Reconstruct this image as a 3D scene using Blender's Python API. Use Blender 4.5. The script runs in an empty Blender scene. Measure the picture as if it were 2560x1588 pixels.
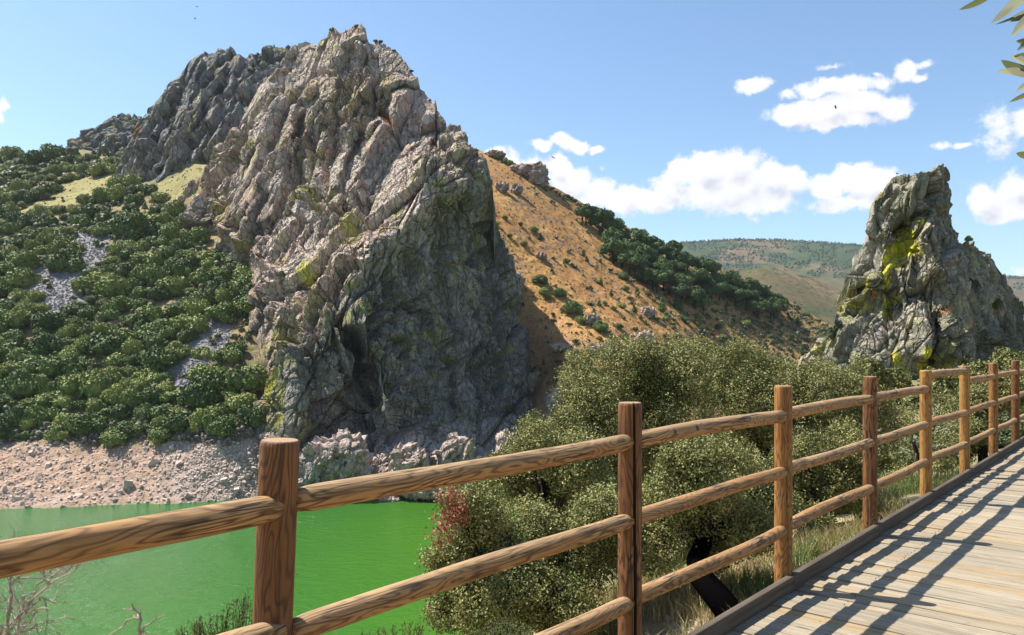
import bpy, bmesh, math, random
import numpy as np
from mathutils import Vector, Matrix
random.seed(7); RNG = np.random.default_rng(7)
S = bpy.context.scene
COL = S.collection
# ------------------------------------------------------------------ camera
F, CX, HY, CZ = 1950.0, 1280.0, 856.0, 1.70      # focal length in photo pixels, centre column, horizon row, eye height
cam = bpy.data.cameras.new('camera'); co = bpy.data.objects.new('camera', cam); COL.objects.link(co)
co.location = (0, 0, CZ); co.rotation_euler = (math.radians(90), 0, 0)
cam.sensor_width = 36; cam.lens = F / 2560 * 36; cam.shift_y = (HY - 794) / 2560
cam.clip_start = 0.05; cam.clip_end = 30000
S.camera = co
# ------------------------------------------------------------------ sun, exposure
SUN = Vector((-0.82, 0.32, 1.39)).normalized()
sl = bpy.data.lights.new('sun', 'SUN'); sl.energy = 5.0; sl.angle = math.radians(0.5); sl.color = (1.0, 0.95, 0.87)
so = bpy.data.objects.new('sun', sl); COL.objects.link(so)
so.rotation_euler = SUN.to_track_quat('Z', 'Y').to_euler()
S.view_settings.view_transform = 'Standard'; S.view_settings.look = 'None'
S.view_settings.exposure = 0.98; S.view_settings.gamma = 1
S.render.engine = 'CYCLES'
S.cycles.max_bounces = 5; S.cycles.diffuse_bounces = 3; S.cycles.glossy_bounces = 2
S.cycles.transmission_bounces = 2; S.cycles.volume_bounces = 0; S.cycles.caustics_reflective = False

# ------------------------------------------------------------------ node helper
class NT:
    def __init__(s, tree): s.t = tree; s.n = tree.nodes; s.l = tree.links
    def add(s, typ, **kw):
        n = s.n.new(typ)
        ins = kw.pop('ins', {})
        for k, v in kw.items(): setattr(n, k, v)
        for k, v in ins.items():
            if isinstance(v, bpy.types.NodeSocket): s.l.new(v, n.inputs[k])
            else: n.inputs[k].default_value = v
        return n
    def math(s, op, a, b=0.0, c=None, clamp=False):
        n = s.n.new('ShaderNodeMath'); n.operation = op; n.use_clamp = clamp
        for i, v in enumerate((a, b, c)):
            if v is None: continue
            if isinstance(v, bpy.types.NodeSocket): s.l.new(v, n.inputs[i])
            else: n.inputs[i].default_value = v
        return n.outputs[0]
    def vmath(s, op, a, b=(0, 0, 0), scale=None):
        n = s.n.new('ShaderNodeVectorMath'); n.operation = op
        for i, v in enumerate((a, b)):
            if isinstance(v, bpy.types.NodeSocket): s.l.new(v, n.inputs[i])
            else: n.inputs[i].default_value = v
        if scale is not None:
            if isinstance(scale, bpy.types.NodeSocket): s.l.new(scale, n.inputs['Scale'])
            else: n.inputs['Scale'].default_value = scale
        return n.outputs[0]
    def noise(s, vec, scale, detail=4, rough=0.55, dist=0.0):
        n = s.add('ShaderNodeTexNoise', ins={'Scale': scale, 'Detail': detail, 'Roughness': rough, 'Distortion': dist})
        if vec is not None: s.l.new(vec, n.inputs['Vector'])
        return n.outputs['Fac']
    def ramp(s, fac, stops, interp='LINEAR'):
        n = s.n.new('ShaderNodeValToRGB'); s.l.new(fac, n.inputs[0]); cr = n.color_ramp; cr.interpolation = interp
        while len(cr.elements) < len(stops): cr.elements.new(0.5)
        for e, (p, c) in zip(cr.elements, stops):
            e.position = p; e.color = (c, c, c, 1) if isinstance(c, (int, float)) else (*c, 1)
        return n.outputs[0]
    def mix(s, fac, a, b, mode='MIX'):
        n = s.n.new('ShaderNodeMix'); n.data_type = 'RGBA'; n.blend_type = mode
        for i, v in ((0, fac), (6, a), (7, b)):
            if isinstance(v, bpy.types.NodeSocket): s.l.new(v, n.inputs[i])
            else: n.inputs[i].default_value = (*v, 1) if isinstance(v, tuple) and len(v) == 3 else v
        return n.outputs[2]
    def maprange(s, v, a, b, c=0.0, d=1.0, smooth=False):
        n = s.n.new('ShaderNodeMapRange'); n.interpolation_type = 'SMOOTHSTEP' if smooth else 'LINEAR'
        s.l.new(v, n.inputs[0])
        for i, x in enumerate((a, b, c, d)): n.inputs[i + 1].default_value = x
        return n.outputs[0]

# ------------------------------------------------------------------ world: Nishita sky with cumulus clouds by direction
W = bpy.data.worlds.new('World'); S.world = W; W.use_nodes = True
w = NT(W.node_tree); w.n.clear()
sky = w.add('ShaderNodeTexSky', sky_type='NISHITA', sun_disc=False, sun_elevation=math.asin(SUN.z),
            sun_rotation=math.atan2(SUN.x, SUN.y), altitude=400, air_density=1.0, dust_density=1.0, ozone_density=1.6)
skyc = w.mix(1.0, sky.outputs[0], (.95, 1.06, 1.10), 'MULTIPLY')
bg = w.add('ShaderNodeBackground', ins={'Color': skyc, 'Strength': 0.09})
tc = w.add('ShaderNodeTexCoord')
sep = w.add('ShaderNodeSeparateXYZ', ins={0: tc.outputs['Generated']})
az = w.math('ARCTAN2', sep.outputs[0], sep.outputs[1]); el = w.math('ARCSINE', sep.outputs[2])
base = w.add('ShaderNodeCombineXYZ', ins={0: az, 1: el}).outputs[0]
def pix2ae(px, py):
    x, z = (px - CX) / F, (HY - py) / F
    return math.atan2(x, 1), math.atan2(z, math.hypot(x, 1))
n1 = w.add('ShaderNodeTexNoise', ins={'Vector': base, 'Scale': 16.0, 'Detail': 6.0, 'Roughness': 0.6})
warp = w.vmath('SCALE', w.vmath('SUBTRACT', n1.outputs['Color'], (.5, .5, .5)), scale=0.040)
pt = w.vmath('ADD', base, warp)
# cloud lobes: px, py, half width, half height, density
CL = [(1240,395,48,24,.9),(1262,420,60,42,1),(1310,450,95,62,1),(1400,415,52,36,1),(1425,450,70,55,1),(1420,520,120,70,.9),(1500,490,60,50,.8),
      (1560,500,85,50,.9),(1630,500,90,48,.9),(1350,368,38,22,.9),(1410,352,55,28,1),(1455,362,35,24,.9),(1495,375,26,14,.8),
      (1700,440,60,50,1),(1770,425,75,52,1),(1840,415,80,52,1),(1850,470,140,70,1),(1920,450,70,48,1),(1970,455,60,42,1),(1760,490,110,55,.9),(1900,505,110,42,.8),(1680,470,80,50,.9),
      (2070,470,75,38,.95),(2130,450,80,42,1),(2190,455,80,42,1),(2110,500,110,34,.85),(2210,480,55,40,.9),
      (1880,217,58,22,.85),(1970,236,40,20,.6),(1990,290,85,36,1),(2070,275,110,48,1),(2160,260,95,46,1),(2230,268,60,42,1),(2100,310,150,26,.85),
      (2060,215,90,30,.75),(2130,210,80,34,.75),(2200,205,60,28,.6),(2262,168,36,34,.9),(2292,185,30,18,.7),(2308,148,32,12,.35),(2080,160,45,12,.35),(2190,180,22,12,.5),
      (2350,368,48,18,.5),(2425,368,34,10,.5),(2500,335,70,55,.5),(2560,310,60,40,.6),(2460,495,55,52,.95),(2530,470,70,60,.95),(2520,530,100,38,.85),(2600,480,80,70,.9),(2540,440,50,30,.5),
      (1888,545,24,14,.45),(1502,424,16,12,.35),(0,262,26,26,.9),(10,388,40,14,.75),(-40,280,50,40,.9),(2540,680,90,22,.3)]
def lobes(p_):
    mx = None
    for (px, py, rw, rh, dn) in CL:
        a, e = pix2ae(px, py); a2, _ = pix2ae(px + rw, py); _, e2 = pix2ae(px, py - rh)
        q = w.vmath('MULTIPLY', w.vmath('SUBTRACT', p_, (a, e, 0)), (1 / (a2 - a), 1 / abs(e2 - e), 0))
        ln = w.n.new('ShaderNodeVectorMath'); ln.operation = 'LENGTH'; w.l.new(q, ln.inputs[0])
        v = w.math('MULTIPLY_ADD', ln.outputs['Value'], -dn, dn)
        mx = v if mx is None else w.math('SMOOTH_MAX', mx, v, 0.12)
    return mx
mx = lobes(pt); mxu = lobes(w.vmath('ADD', pt, (-.006, .016, 0)))
det = w.noise(base, 38.0, 7, 0.62)
dens = w.math('ADD', mx, w.math('MULTIPLY', w.math('SUBTRACT', det, 0.5), 1.35))
mask = w.maprange(dens, 0.02, 0.42, 0, 1, True)
bl0 = w.noise(base, 20.0, 5, 0.55); bl1 = w.noise(w.vmath('ADD', base, (-.007, .011, 0)), 20.0, 5, 0.55)
emb = w.math('MULTIPLY', w.math('SUBTRACT', bl1, bl0), 2.2)
# body of the cloud: white crown, faint lavender grey in the thick middle and base
body = w.noise(base, 11.0, 5, 0.6)
shade = w.math('ADD', w.math('MULTIPLY', w.maprange(dens, .3, .95), 0.45), w.math('ADD', w.math('MULTIPLY', body, 0.45), w.math('ADD', w.math('MULTIPLY', emb, .6), w.math('MULTIPLY', w.math('SUBTRACT', mxu, mx), 0.9))))
ccol = w.ramp(shade, [(0.30, (1.0, 1.0, 1.0)), (0.58, (.90, .89, .93)), (0.9, (.70, .71, .79))])
bgc = w.add('ShaderNodeBackground', ins={'Color': ccol, 'Strength': 0.54})
ms = w.add('ShaderNodeMixShader', ins={0: w.math('MULTIPLY', mask, 0.96), 1: bg.outputs[0], 2: bgc.outputs[0]})
w.l.new(ms.outputs[0], w.add('ShaderNodeOutputWorld').inputs[0])

# ------------------------------------------------------------------ numpy noise
def _h(ix, iy, iz, seed):
    h = (ix.astype(np.int64) * 374761393 + iy.astype(np.int64) * 668265263 + iz.astype(np.int64) * 2147483647 + seed * 1274126177) & 0xffffffff
    h = ((h ^ (h >> 13)) * 1274126177) & 0xffffffff
    h = ((h ^ (h >> 16)) * 2246822519) & 0xffffffff
    return (h ^ (h >> 15)) & 0xffffffff
def hr(ix, iy, iz, seed): return _h(ix, iy, iz, seed).astype(np.float64) / 4294967296.0
def vn(x, y, z, seed=0):
    xi, yi, zi = np.floor(x), np.floor(y), np.floor(z)
    fx, fy, fz = x - xi, y - yi, z - zi
    fx = fx * fx * (3 - 2 * fx); fy = fy * fy * (3 - 2 * fy); fz = fz * fz * (3 - 2 * fz)
    r = 0
    for a in (0, 1):
        wa = fx if a else 1 - fx
        for b in (0, 1):
            wb = fy if b else 1 - fy
            for c in (0, 1):
                r = r + hr(xi + a, yi + b, zi + c, seed) * wa * wb * (fz if c else 1 - fz)
    return r
def fbm(x, y, z, oct=4, seed=0, g=0.5):
    r = 0; a = 1; t = 0
    for o in range(oct):
        r = r + vn(x * 2 ** o, y * 2 ** o, z * 2 ** o, seed + o * 17) * a; t += a; a *= g
    return r / t
def sstep(a, b, x):
    t = np.clip((x - a) / (b - a), 0, 1); return t * t * (3 - 2 * t)
def voro(x, y, z, seed):
    """3-D cells: F1, F2, offset from the cell centre, two random numbers of the cell, a random tilt"""
    xi, yi, zi = np.floor(x), np.floor(y), np.floor(z)
    f1 = np.full(x.shape, 9.0); f2 = f1.copy()
    b = [np.zeros(x.shape) for _ in range(6)]
    for i in (-1, 0, 1):
        for j in (-1, 0, 1):
            for k in (-1, 0, 1):
                cx, cy, cz = xi + i, yi + j, zi + k
                h = _h(cx, cy, cz, seed)
                ox = cx + 0.08 + 0.84 * (h & 1023) / 1023.0 - x
                oy = cy + 0.08 + 0.84 * ((h >> 10) & 1023) / 1023.0 - y
                oz = cz + 0.08 + 0.84 * ((h >> 20) & 1023) / 1023.0 - z
                d = ox * ox + oy * oy + oz * oz
                m = d < f1
                f2 = np.where(m, f1, np.minimum(f2, d)); f1 = np.where(m, d, f1)
                for q, v in enumerate((ox, oy, oz, cx, cy, cz)): b[q] = np.where(m, v, b[q])
    r = [hr(b[3], b[4], b[5], seed + 91 + q) for q in range(5)]
    return np.sqrt(f1), np.sqrt(f2), b[:3], r

# ------------------------------------------------------------------ mesh helpers
def link(name, me, mat=None, parent=None):
    o = bpy.data.objects.new(name, me); COL.objects.link(o)
    if mat is not None and me is not None and len(me.materials) == 0: me.materials.append(mat)
    if parent is not None: o.parent = parent
    return o
def npmesh(name, V, Fq, smooth=False, cols=None, mats=None):
    """V (n,3), Fq (m,3|4) int array or list of arrays; cols (n,3) vertex colours"""
    me = bpy.data.meshes.new(name)
    Fs = Fq if isinstance(Fq, list) else [Fq]
    Fs = [f for f in Fs if len(f)]
    me.vertices.add(len(V)); me.vertices.foreach_set('co', np.ascontiguousarray(V, dtype=np.float32).ravel())
    loops = np.concatenate([f.ravel() for f in Fs]).astype(np.int32)
    tot = np.concatenate([np.full(len(f), f.shape[1]) for f in Fs]).astype(np.int32)
    st = np.concatenate([[0], np.cumsum(tot)[:-1]]).astype(np.int32)
    me.loops.add(len(loops)); me.loops.foreach_set('vertex_index', loops)
    me.polygons.add(len(tot)); me.polygons.foreach_set('loop_start', st); me.polygons.foreach_set('loop_total', tot)
    me.polygons.foreach_set('use_smooth', np.full(len(tot), smooth))
    if cols is not None:
        ca = me.color_attributes.new('tint', 'FLOAT_COLOR', 'POINT')
        c4 = np.ones((len(V), 4), dtype=np.float32); c4[:, :3] = cols
        ca.data.foreach_set('color', c4.ravel())
    me.update(calc_edges=True); me.validate()
    return me
def gridfaces(nr, nc):
    i = np.arange(nr * nc).reshape(nr, nc)
    return np.stack([i[:-1, :-1], i[:-1, 1:], i[1:, 1:], i[1:, :-1]], -1).reshape(-1, 4)
def tag(o, label=None, cat=None, group=None, kind=None):
    if label: o['label'] = label
    if cat: o['category'] = cat
    if group: o['group'] = group
    if kind: o['kind'] = kind
    return o
def empty(name, loc=(0, 0, 0)):
    o = bpy.data.objects.new(name, None); COL.objects.link(o); o.location = loc; o.empty_display_size = .2; return o
def unproj(px, py, d):
    return np.stack([(px - CX) / F * d, d + 0 * px, CZ + (HY - py) / F * d], -1)
def P(px, py, d): return Vector(((px - CX) / F * d, d, CZ + (HY - py) / F * d))
class TPS:
    def __init__(s, pts, lam=1e-4):
        p = np.array(pts, float); s.c = p[:, :2] / 1000; n = len(p)
        K = s.k(s.c, s.c) + lam * np.eye(n); Q = np.hstack([np.ones((n, 1)), s.c])
        A = np.block([[K, Q], [Q.T, np.zeros((3, 3))]])
        s.w = np.linalg.solve(A, np.concatenate([np.log(p[:, 2]), np.zeros(3)]))
    def k(s, a, b):
        r2 = ((a[:, None, :] - b[None, :, :]) ** 2).sum(-1); return 0.5 * r2 * np.log(r2 + 1e-12)
    def __call__(s, px, py):
        px, py = np.broadcast_arrays(np.asarray(px, float), np.asarray(py, float)); sh = px.shape
        a = np.stack([px.ravel(), py.ravel()], -1) / 1000; out = np.empty(len(a))
        for i in range(0, len(a), 100000):
            q = a[i:i + 100000]; out[i:i + 100000] = s.k(q, s.c) @ s.w[:-3] + s.w[-3] + q @ s.w[-2:]
        return np.exp(out).reshape(sh)
def interp(poly, x):
    p = np.array(poly, float); return np.interp(x, p[:, 0], p[:, 1])

# ------------------------------------------------------------------ materials
def newmat(name):
    m = bpy.data.materials.new(name); m.use_nodes = True; t = NT(m.node_tree); t.n.clear()
    return m, t
def finish(t, col, rough=0.9, bump=None, bstr=0.4, bdist=0.05, spec=0.2, sub=None):
    b = t.add('ShaderNodeBsdfPrincipled')
    for k, v in (('Base Color', col), ('Roughness', rough), ('Specular IOR Level', spec)):
        if isinstance(v, bpy.types.NodeSocket): t.l.new(v, b.inputs[k])
        else: b.inputs[k].default_value = (*v, 1) if isinstance(v, tuple) else v
    if bump is not None:
        bn = t.add('ShaderNodeBump', ins={'Height': bump, 'Strength': bstr, 'Distance': bdist}); t.l.new(bn.outputs[0], b.inputs['Normal'])
    t.l.new(b.outputs[0], t.add('ShaderNodeOutputMaterial').inputs[0]); return b
def rock_mat(name, sc, bd, cracks=None):
    m, t = newmat(name)
    g = t.add('ShaderNodeNewGeometry'); at = t.add('ShaderNodeAttribute', attribute_name='tint')
    n1 = t.noise(g.outputs['Position'], 0.9 * sc, 8, 0.65); n2 = t.noise(g.outputs['Position'], 3.5 * sc, 6, 0.7)
    f = t.math('MULTIPLY', t.maprange(n1, .25, .75, .74, 1.26), t.maprange(n2, .25, .75, .80, 1.20))
    c = t.mix(1.0, at.outputs['Color'], t.add('ShaderNodeCombineXYZ', ins={0: f, 1: f, 2: f}).outputs[0], 'MULTIPLY')
    if cracks is None:
        finish(t, c, 0.92, t.math('ADD', n1, t.math('MULTIPLY', n2, 0.5)), 0.9, bd, 0.15); return m
    wv = t.vmath('ADD', g.outputs['Position'], t.vmath('SCALE', t.vmath('SUBTRACT', t.add('ShaderNodeTexNoise', ins={'Vector': g.outputs['Position'], 'Scale': .5 * sc, 'Detail': 3.0}).outputs['Color'], (.5, .5, .5)), scale=1.6 / sc))
    h = t.math('MULTIPLY', n2, .30)
    for (la, lb, wgt, rot) in cracks:
        mp = t.add('ShaderNodeMapping', ins={'Vector': wv, 'Rotation': (0, rot, .2), 'Scale': (1 / lb, 1 / (la * .6), 1 / la)})
        vo_ = t.add('ShaderNodeTexVoronoi', feature='DISTANCE_TO_EDGE', ins={'Vector': mp.outputs[0], 'Scale': 1.0})
        cell = t.add('ShaderNodeTexVoronoi', ins={'Vector': mp.outputs[0], 'Scale': 1.0})
        cr_ = t.add('ShaderNodeSeparateColor', ins={0: cell.outputs['Color']}).outputs[0]
        h = t.math('ADD', h, t.math('MULTIPLY', t.math('ADD', t.maprange(vo_.outputs['Distance'], 0, .07, 0, .8), t.math('MULTIPLY', cr_, .5)), wgt))
    finish(t, c, 0.92, h, 1.0, bd, 0.12); return m
M_crag = rock_mat('crag_rock', 0.55, 1.1, [(7.5, 2.6, .75, -.42), (2.4, 1.1, .28, -.3)])
M_pin = rock_mat('pinnacle_rock', 2.0, 0.26, [(2.2, .9, .7, -.42), (.7, .33, .25, -.3)])
M_ground = rock_mat('hill_ground', 0.35, 0.6)
M_near = rock_mat('near_ground', 6.0, 0.06)
def leaf_mat(name, ca, cb, cc, island=False, rough=0.6, trans=0.0, nsc=1.2):
    m, t = newmat(name)
    oi = t.add('ShaderNodeObjectInfo'); g = t.add('ShaderNodeNewGeometry')
    n = t.noise(g.outputs['Position'], nsc, 3, 0.6)
    if island:
        r = g.outputs['Random Per Island']; fac = t.math('ADD', t.math('MULTIPLY', r, 0.45), t.math('MULTIPLY', t.maprange(n, .3, .7), 0.55))
    else:
        fac = t.math('ADD', t.math('MULTIPLY', oi.outputs['Random'], 0.75), t.math('MULTIPLY', t.maprange(n, .3, .7), 0.35))
    c = t.ramp(fac, [(0.15, ca), (0.55, cb), (0.95, cc)])
    b = finish(t, c, rough, spec=0.25)
    if trans > 0:
        tr = t.add('ShaderNodeBsdfTranslucent', ins={'Color': c})
        mx_ = t.add('ShaderNodeMixShader', ins={0: trans, 1: b.outputs[0], 2: tr.outputs[0]})
        out = [x for x in t.n if x.type == 'OUTPUT_MATERIAL'][0]; t.l.new(mx_.outputs[0], out.inputs[0])
    return m
M_bush = leaf_mat('holm_oak_foliage', (.062, .092, .024), (.130, .175, .040), (.255, .275, .068), nsc=0.25)
M_pine = leaf_mat('pine_foliage', (.040, .070, .018), (.068, .112, .024), (.11, .155, .034), nsc=0.5)
M_scrub = leaf_mat('hill_scrub_foliage', (.045, .060, .026), (.080, .095, .036), (.13, .135, .055), nsc=0.5)
M_oakleaf = leaf_mat('oak_leaves', (.090, .105, .032), (.205, .205, .064), (.38, .35, .135), True, 0.5, 0.12, 2.2)
M_redleaf = leaf_mat('withered_leaves', (.22, .07, .04), (.30, .11, .06), (.34, .17, .08), True, 0.6, 0.2)
M_broom = leaf_mat('broom_leaves', (.09, .11, .035), (.15, .18, .055), (.28, .24, .10), True, 0.6, 0.1)
M_farwood = leaf_mat('far_wood', (.025, .055, .020), (.035, .075, .025), (.050, .095, .030), nsc=0.02)
def plain(name, c, rough=.9, var=.25, sc=3.0):
    m, t = newmat(name); g = t.add('ShaderNodeNewGeometry'); n = t.noise(g.outputs['Position'], sc, 5, .6)
    a = tuple(x * (1 - var) for x in c); b = tuple(min(1, x * (1 + var)) for x in c)
    finish(t, t.ramp(n, [(.3, a), (.7, b)]), rough, n, .4, .02); return m
M_bark = plain('bark', (.022, .018, .015), .95, .4, 18)
M_deadwood = plain('bleached_twigs', (.30, .25, .20), .9, .35, 20)
M_feather = plain('vulture_feathers', (.06, .045, .035), .9, .2, 3)
M_grass = leaf_mat('dry_grass', (.28, .24, .10), (.38, .31, .15), (.50, .42, .22), True, .8, 0.2)
M_greengrass = leaf_mat('green_grass', (.10, .15, .04), (.17, .21, .07), (.30, .29, .12), True, .7, 0.25)
M_tuft = leaf_mat('hill_tufts', (.10, .075, .03), (.20, .13, .05), (.33, .22, .09), True, .9, 0.0)

# water
M_water, t = newmat('green_water')
g = t.add('ShaderNodeNewGeometry'); pos = g.outputs['Position']
rp = t.noise(t.vmath('MULTIPLY', pos, (.8, .8, 1)), 0.8, 5, 0.6); rp2 = t.noise(pos, 0.05, 3, 0.5); rp3 = t.noise(pos, 3.0, 3, 0.6)
patch = t.ramp(t.noise(pos, 0.022, 3, .5), [(.35, (.036, .122, .012)), (.62, (.052, .145, .008))])
h = t.math('ADD', rp, t.math('MULTIPLY', rp3, .3))
rpx = t.add('ShaderNodeSeparateXYZ', ins={0: pos}).outputs[0]
calm = t.maprange(t.math('ADD', rpx, t.math('MULTIPLY', rp2, 60.0)), -50, 30, 1.0, .35)
patch = t.mix(t.maprange(rpx, -75, 0), (.027, .118, .020), patch)
bs = finish(t, patch, 0.10, h, t.math('MULTIPLY', calm, 1.0), .80, 0.22)

# ------------------------------------------------------------------ rock relief
def relief(Pw, N, layers, phi, lean=0.0, seed=1, warp=3.0):
    """Displace points along N with nested tilted blocks; returns displaced points and two fields for tinting"""
    x, y, z = Pw[..., 0], Pw[..., 1], Pw[..., 2]
    s, c = math.sin(phi), math.cos(phi)
    wq = [(fbm(x / 22, y / 22, z / 22, 3, seed + 5 * i) - .5) * warp for i in range(3)]
    x, y, z = x + wq[0], y + wq[1], z + wq[2]
    a = s * x + c * z; b = c * x - s * z + lean * y; d = y
    mod = .18 + 1.6 * sstep(.38, .62, fbm(x / (layers[0][1] * 1.3), y / (layers[0][1] * 1.3), z / (layers[0][1] * 1.3), 2, seed + 77))
    disp = np.zeros(x.shape); tint = np.zeros(x.shape); edge = np.ones(x.shape)
    for i, (la, lb, lc, amp, tilt, crack) in enumerate(layers):
        f1, f2, o, r = voro(a / la, b / lb, d / lc, seed + 31 * i)
        if i >= 1: amp = amp * mod; crack = crack * (.4 + .6 * mod)
        disp += amp * (r[0] - .5) * 2 + tilt * amp * ((r[1] - .5) * o[0] + (r[2] - .5) * o[1] * 1.6) * 2
        e = sstep(0.0, 0.085, f2 - f1)
        disp -= crack * (1 - e); edge = edge * (.6 + .4 * e)
        tint += (r[3] - .5) / (1 + .5 * i)
    return disp, tint, edge
PAL = np.array([[.43, .35, .285], [.58, .42, .345], [.67, .56, .475], [.46, .39, .26]])
def normals(Pw):
    du = np.gradient(Pw, axis=1); dv = np.gradient(Pw, axis=0)
    n = np.cross(du, dv); n /= np.linalg.norm(n, axis=-1, keepdims=True) + 1e-9
    fl = np.where(n[..., 1:2] > 0, -1, 1); return n * fl
def blobmask(px, py, blobs):
    m = np.zeros(px.shape)
    for (bx, by, rx, ry, a) in blobs: m = np.maximum(m, a * np.exp(-(((px - bx) / rx) ** 2 + ((py - by) / ry) ** 2)))
    return m
def features(px, py, feats):
    m = np.zeros(px.shape)
    for (pts, wl, wr, amp) in feats:
        q = np.array(pts, float); o = np.argsort(q[:, 1]); q = q[o]
        dx = px - np.interp(py, q[:, 1], q[:, 0]) + (vn(px / 25, py / 25, 0 * px, 5) - .5) * 12
        e = sstep(q[0, 1] - 25, q[0, 1] + 15, py) * sstep(q[-1, 1] + 25, q[-1, 1] - 15, py)
        m += 1.3 * amp * e * np.where(dx < 0, np.exp(-(dx / wl) ** 2), np.exp(-(dx / wr) ** 2))
    return m
def grey_shade(C, m): m = m[..., None]; g = C.mean(-1, keepdims=True); return C * (1 - m) + (g * np.array([.60, .55, .475])) * m
def crag(name, label, top, bot, ctrl, nx, ny, layers, phi, seed, mat, jag=4, lichen=(), orange=(), pale=(), tpx=None, scale=1.0,
         back=(45, 70), pal=PAL, water=None, kind=None, ledge=1.0, nz_amp=.35, sidecols=True, feats=(), dark=None):
    x0, x1 = top[0][0], top[-1][0]
    px = np.linspace(x0, x1, nx)
    yt = interp(top, px) + (fbm(px / 22, px * 0, px * 0 + seed, 3, seed) - .5) * jag * 2 + (vn(px / 9, px * 0, px * 0, seed + 3) - .5) * jag
    yb = interp(bot, px)
    T = np.linspace(0, 1, ny)[:, None]
    PX = px[None, :] + 0 * T; PY = yb[None, :] * (1 - T) + yt[None, :] * T
    d0 = TPS(ctrl)(PX, PY); Ps = unproj(PX, PY, d0); d = d0 - features(PX, PY, feats); Pw = unproj(PX, PY, d)
    nb = 26
    tb = (np.arange(1, nb + 1) / nb)[:, None]
    ext = np.stack([Pw[-1:, :, 0] + 0 * tb, Pw[-1:, :, 1] + back[0] * tb * (1 + .3 * np.sin(px / 60.)[None, :]), Pw[-1:, :, 2] - back[1] * tb ** 1.5], -1)
    N = normals(Ps)
    # roll normal over the top edge so the ridge is round, not cut
    k = np.clip((T - (1 - 6 / ny * 2)) / (6 / ny * 2), 0, 1)[..., None]
    N = N * (1 - .6 * k) + np.array([0, 0, 1.]) * .6 * k; N /= np.linalg.norm(N, axis=-1, keepdims=True)
    Pa = np.concatenate([Pw, ext], 0); Nb = np.broadcast_to(np.array([0, .55, .83]), ext.shape); Na = np.concatenate([N, Nb], 0)
    disp, ti, ed = relief(Pa, Na, layers, phi, seed=seed, warp=2.5 * scale)
    x, y, z = Pa[..., 0] / scale, Pa[..., 1] / scale, Pa[..., 2] / scale
    disp += (fbm(x / 1.6, y / 1.6, z / 2.4, 4, seed + 40, .6) - .5) * 1.0 * scale * nz_amp * 2 - np.abs(fbm(x / 7, y / 7, z / 11, 4, seed + 41, .6) - .5) * 3.5 * scale
    ke = sstep(.86, 1.0, T) 
    disp *= np.concatenate([(1 - .5 * ke) + 0 * PX, np.full(ext.shape[:2], .7)], 0)
    V = Pa + Na * disp[..., None]
    if sidecols:    # tuck the side edges back into the hill behind
        for sgn, sl_ in ((0, slice(0, 1)), (1, slice(-1, None))): V[:, sl_, 1] += 10 * scale
    nn = normals(V); up = nn[..., 2]
    PXa = np.concatenate([PX, np.repeat(PX[-1:], nb, 0)], 0); PYa = np.concatenate([PY, np.repeat(PY[-1:], nb, 0)], 0)
    big = fbm(x / 14, y / 14, z / 14, 4, seed + 60); mid = fbm(x / 4, y / 4, z / 4, 4, seed + 61); sm = fbm(x / 1.3, y / 1.3, z / 1.3, 3, seed + 62)
    w1 = sstep(.40, .62, big + .25 * ti); w2 = sstep(.50, .70, mid + .22 * ti); w3 = sstep(.5, .68, fbm(x / 9, y / 9, z / 9, 3, seed + 63))
    C = pal[0] * (1 - w1[..., None]) + pal[1] * w1[..., None]
    C = C * (1 - .7 * w2[..., None]) + pal[2] * .7 * w2[..., None]
    C = C * (1 - .5 * w3[..., None]) + pal[3] * .5 * w3[..., None]
    if dark is not None: C = grey_shade(C, np.clip(dark(PXa, PYa) + (big - .5) * 1.2, 0, 1))  # greyer rock, darkened further to paint the shaded face into its colour
    C = C * (0.82 + .36 * sm[..., None])
    C = C * (1 - .30 * sstep(.55, .72, fbm(x / 2.2, y / 2.2, z / 5, 4, seed + 64))[..., None])   # dark weather stains
    def blend(C, m, c): m = np.clip(m, 0, 1)[..., None]; return C * (1 - m) + np.array(c) * m
    C = blend(C, sstep(.52, .60, fbm(x / 3, y / 3, z / 6, 4, seed + 70) * .5 + .5 * mid) * sstep(.42, .58, big) * .6, (.34, .32, .10))
    if pale: C = blend(C, blobmask(PXa, PYa, pale) * sstep(.35, .6, mid) * .8, (.50, .44, .39))
    if orange: C = blend(C, sstep(.42, .6, blobmask(PXa, PYa, orange) * (.55 + .9 * (mid - .3))), (.40, .21, .10))
    if lichen:
        lm = blobmask(PXa, PYa, lichen) * (.45 + 1.3 * (sm * .6 + mid * .4 - .28)); C = blend(C, sstep(.22, .50, lm) * (.25 + .65 * sstep(.38, .6, sm)), (.38, .34, .08))
        C = blend(C, sstep(.50, .66, lm) * (.6 + .4 * sstep(.35, .5, sm)) * (1. if scale < 1 else .5), (.52, .49, .035))
    gr = sstep(.60, .82, up) * sstep(.45, .6, mid * .6 + big * .4) * ledge
    C = blend(C, gr * .8, (.33, .22, .105))
    if water is not None:
        wm = sstep(water + 1.2, water - 1.0, V[..., 2] + (big - .5) * 4)
        C = blend(C, wm * .75, (.50, .42, .37))
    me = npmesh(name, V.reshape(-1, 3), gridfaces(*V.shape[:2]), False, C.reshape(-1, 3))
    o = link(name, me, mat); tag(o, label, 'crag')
    if kind: o['kind'] = kind
    return o, V, PXa, PYa

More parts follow.
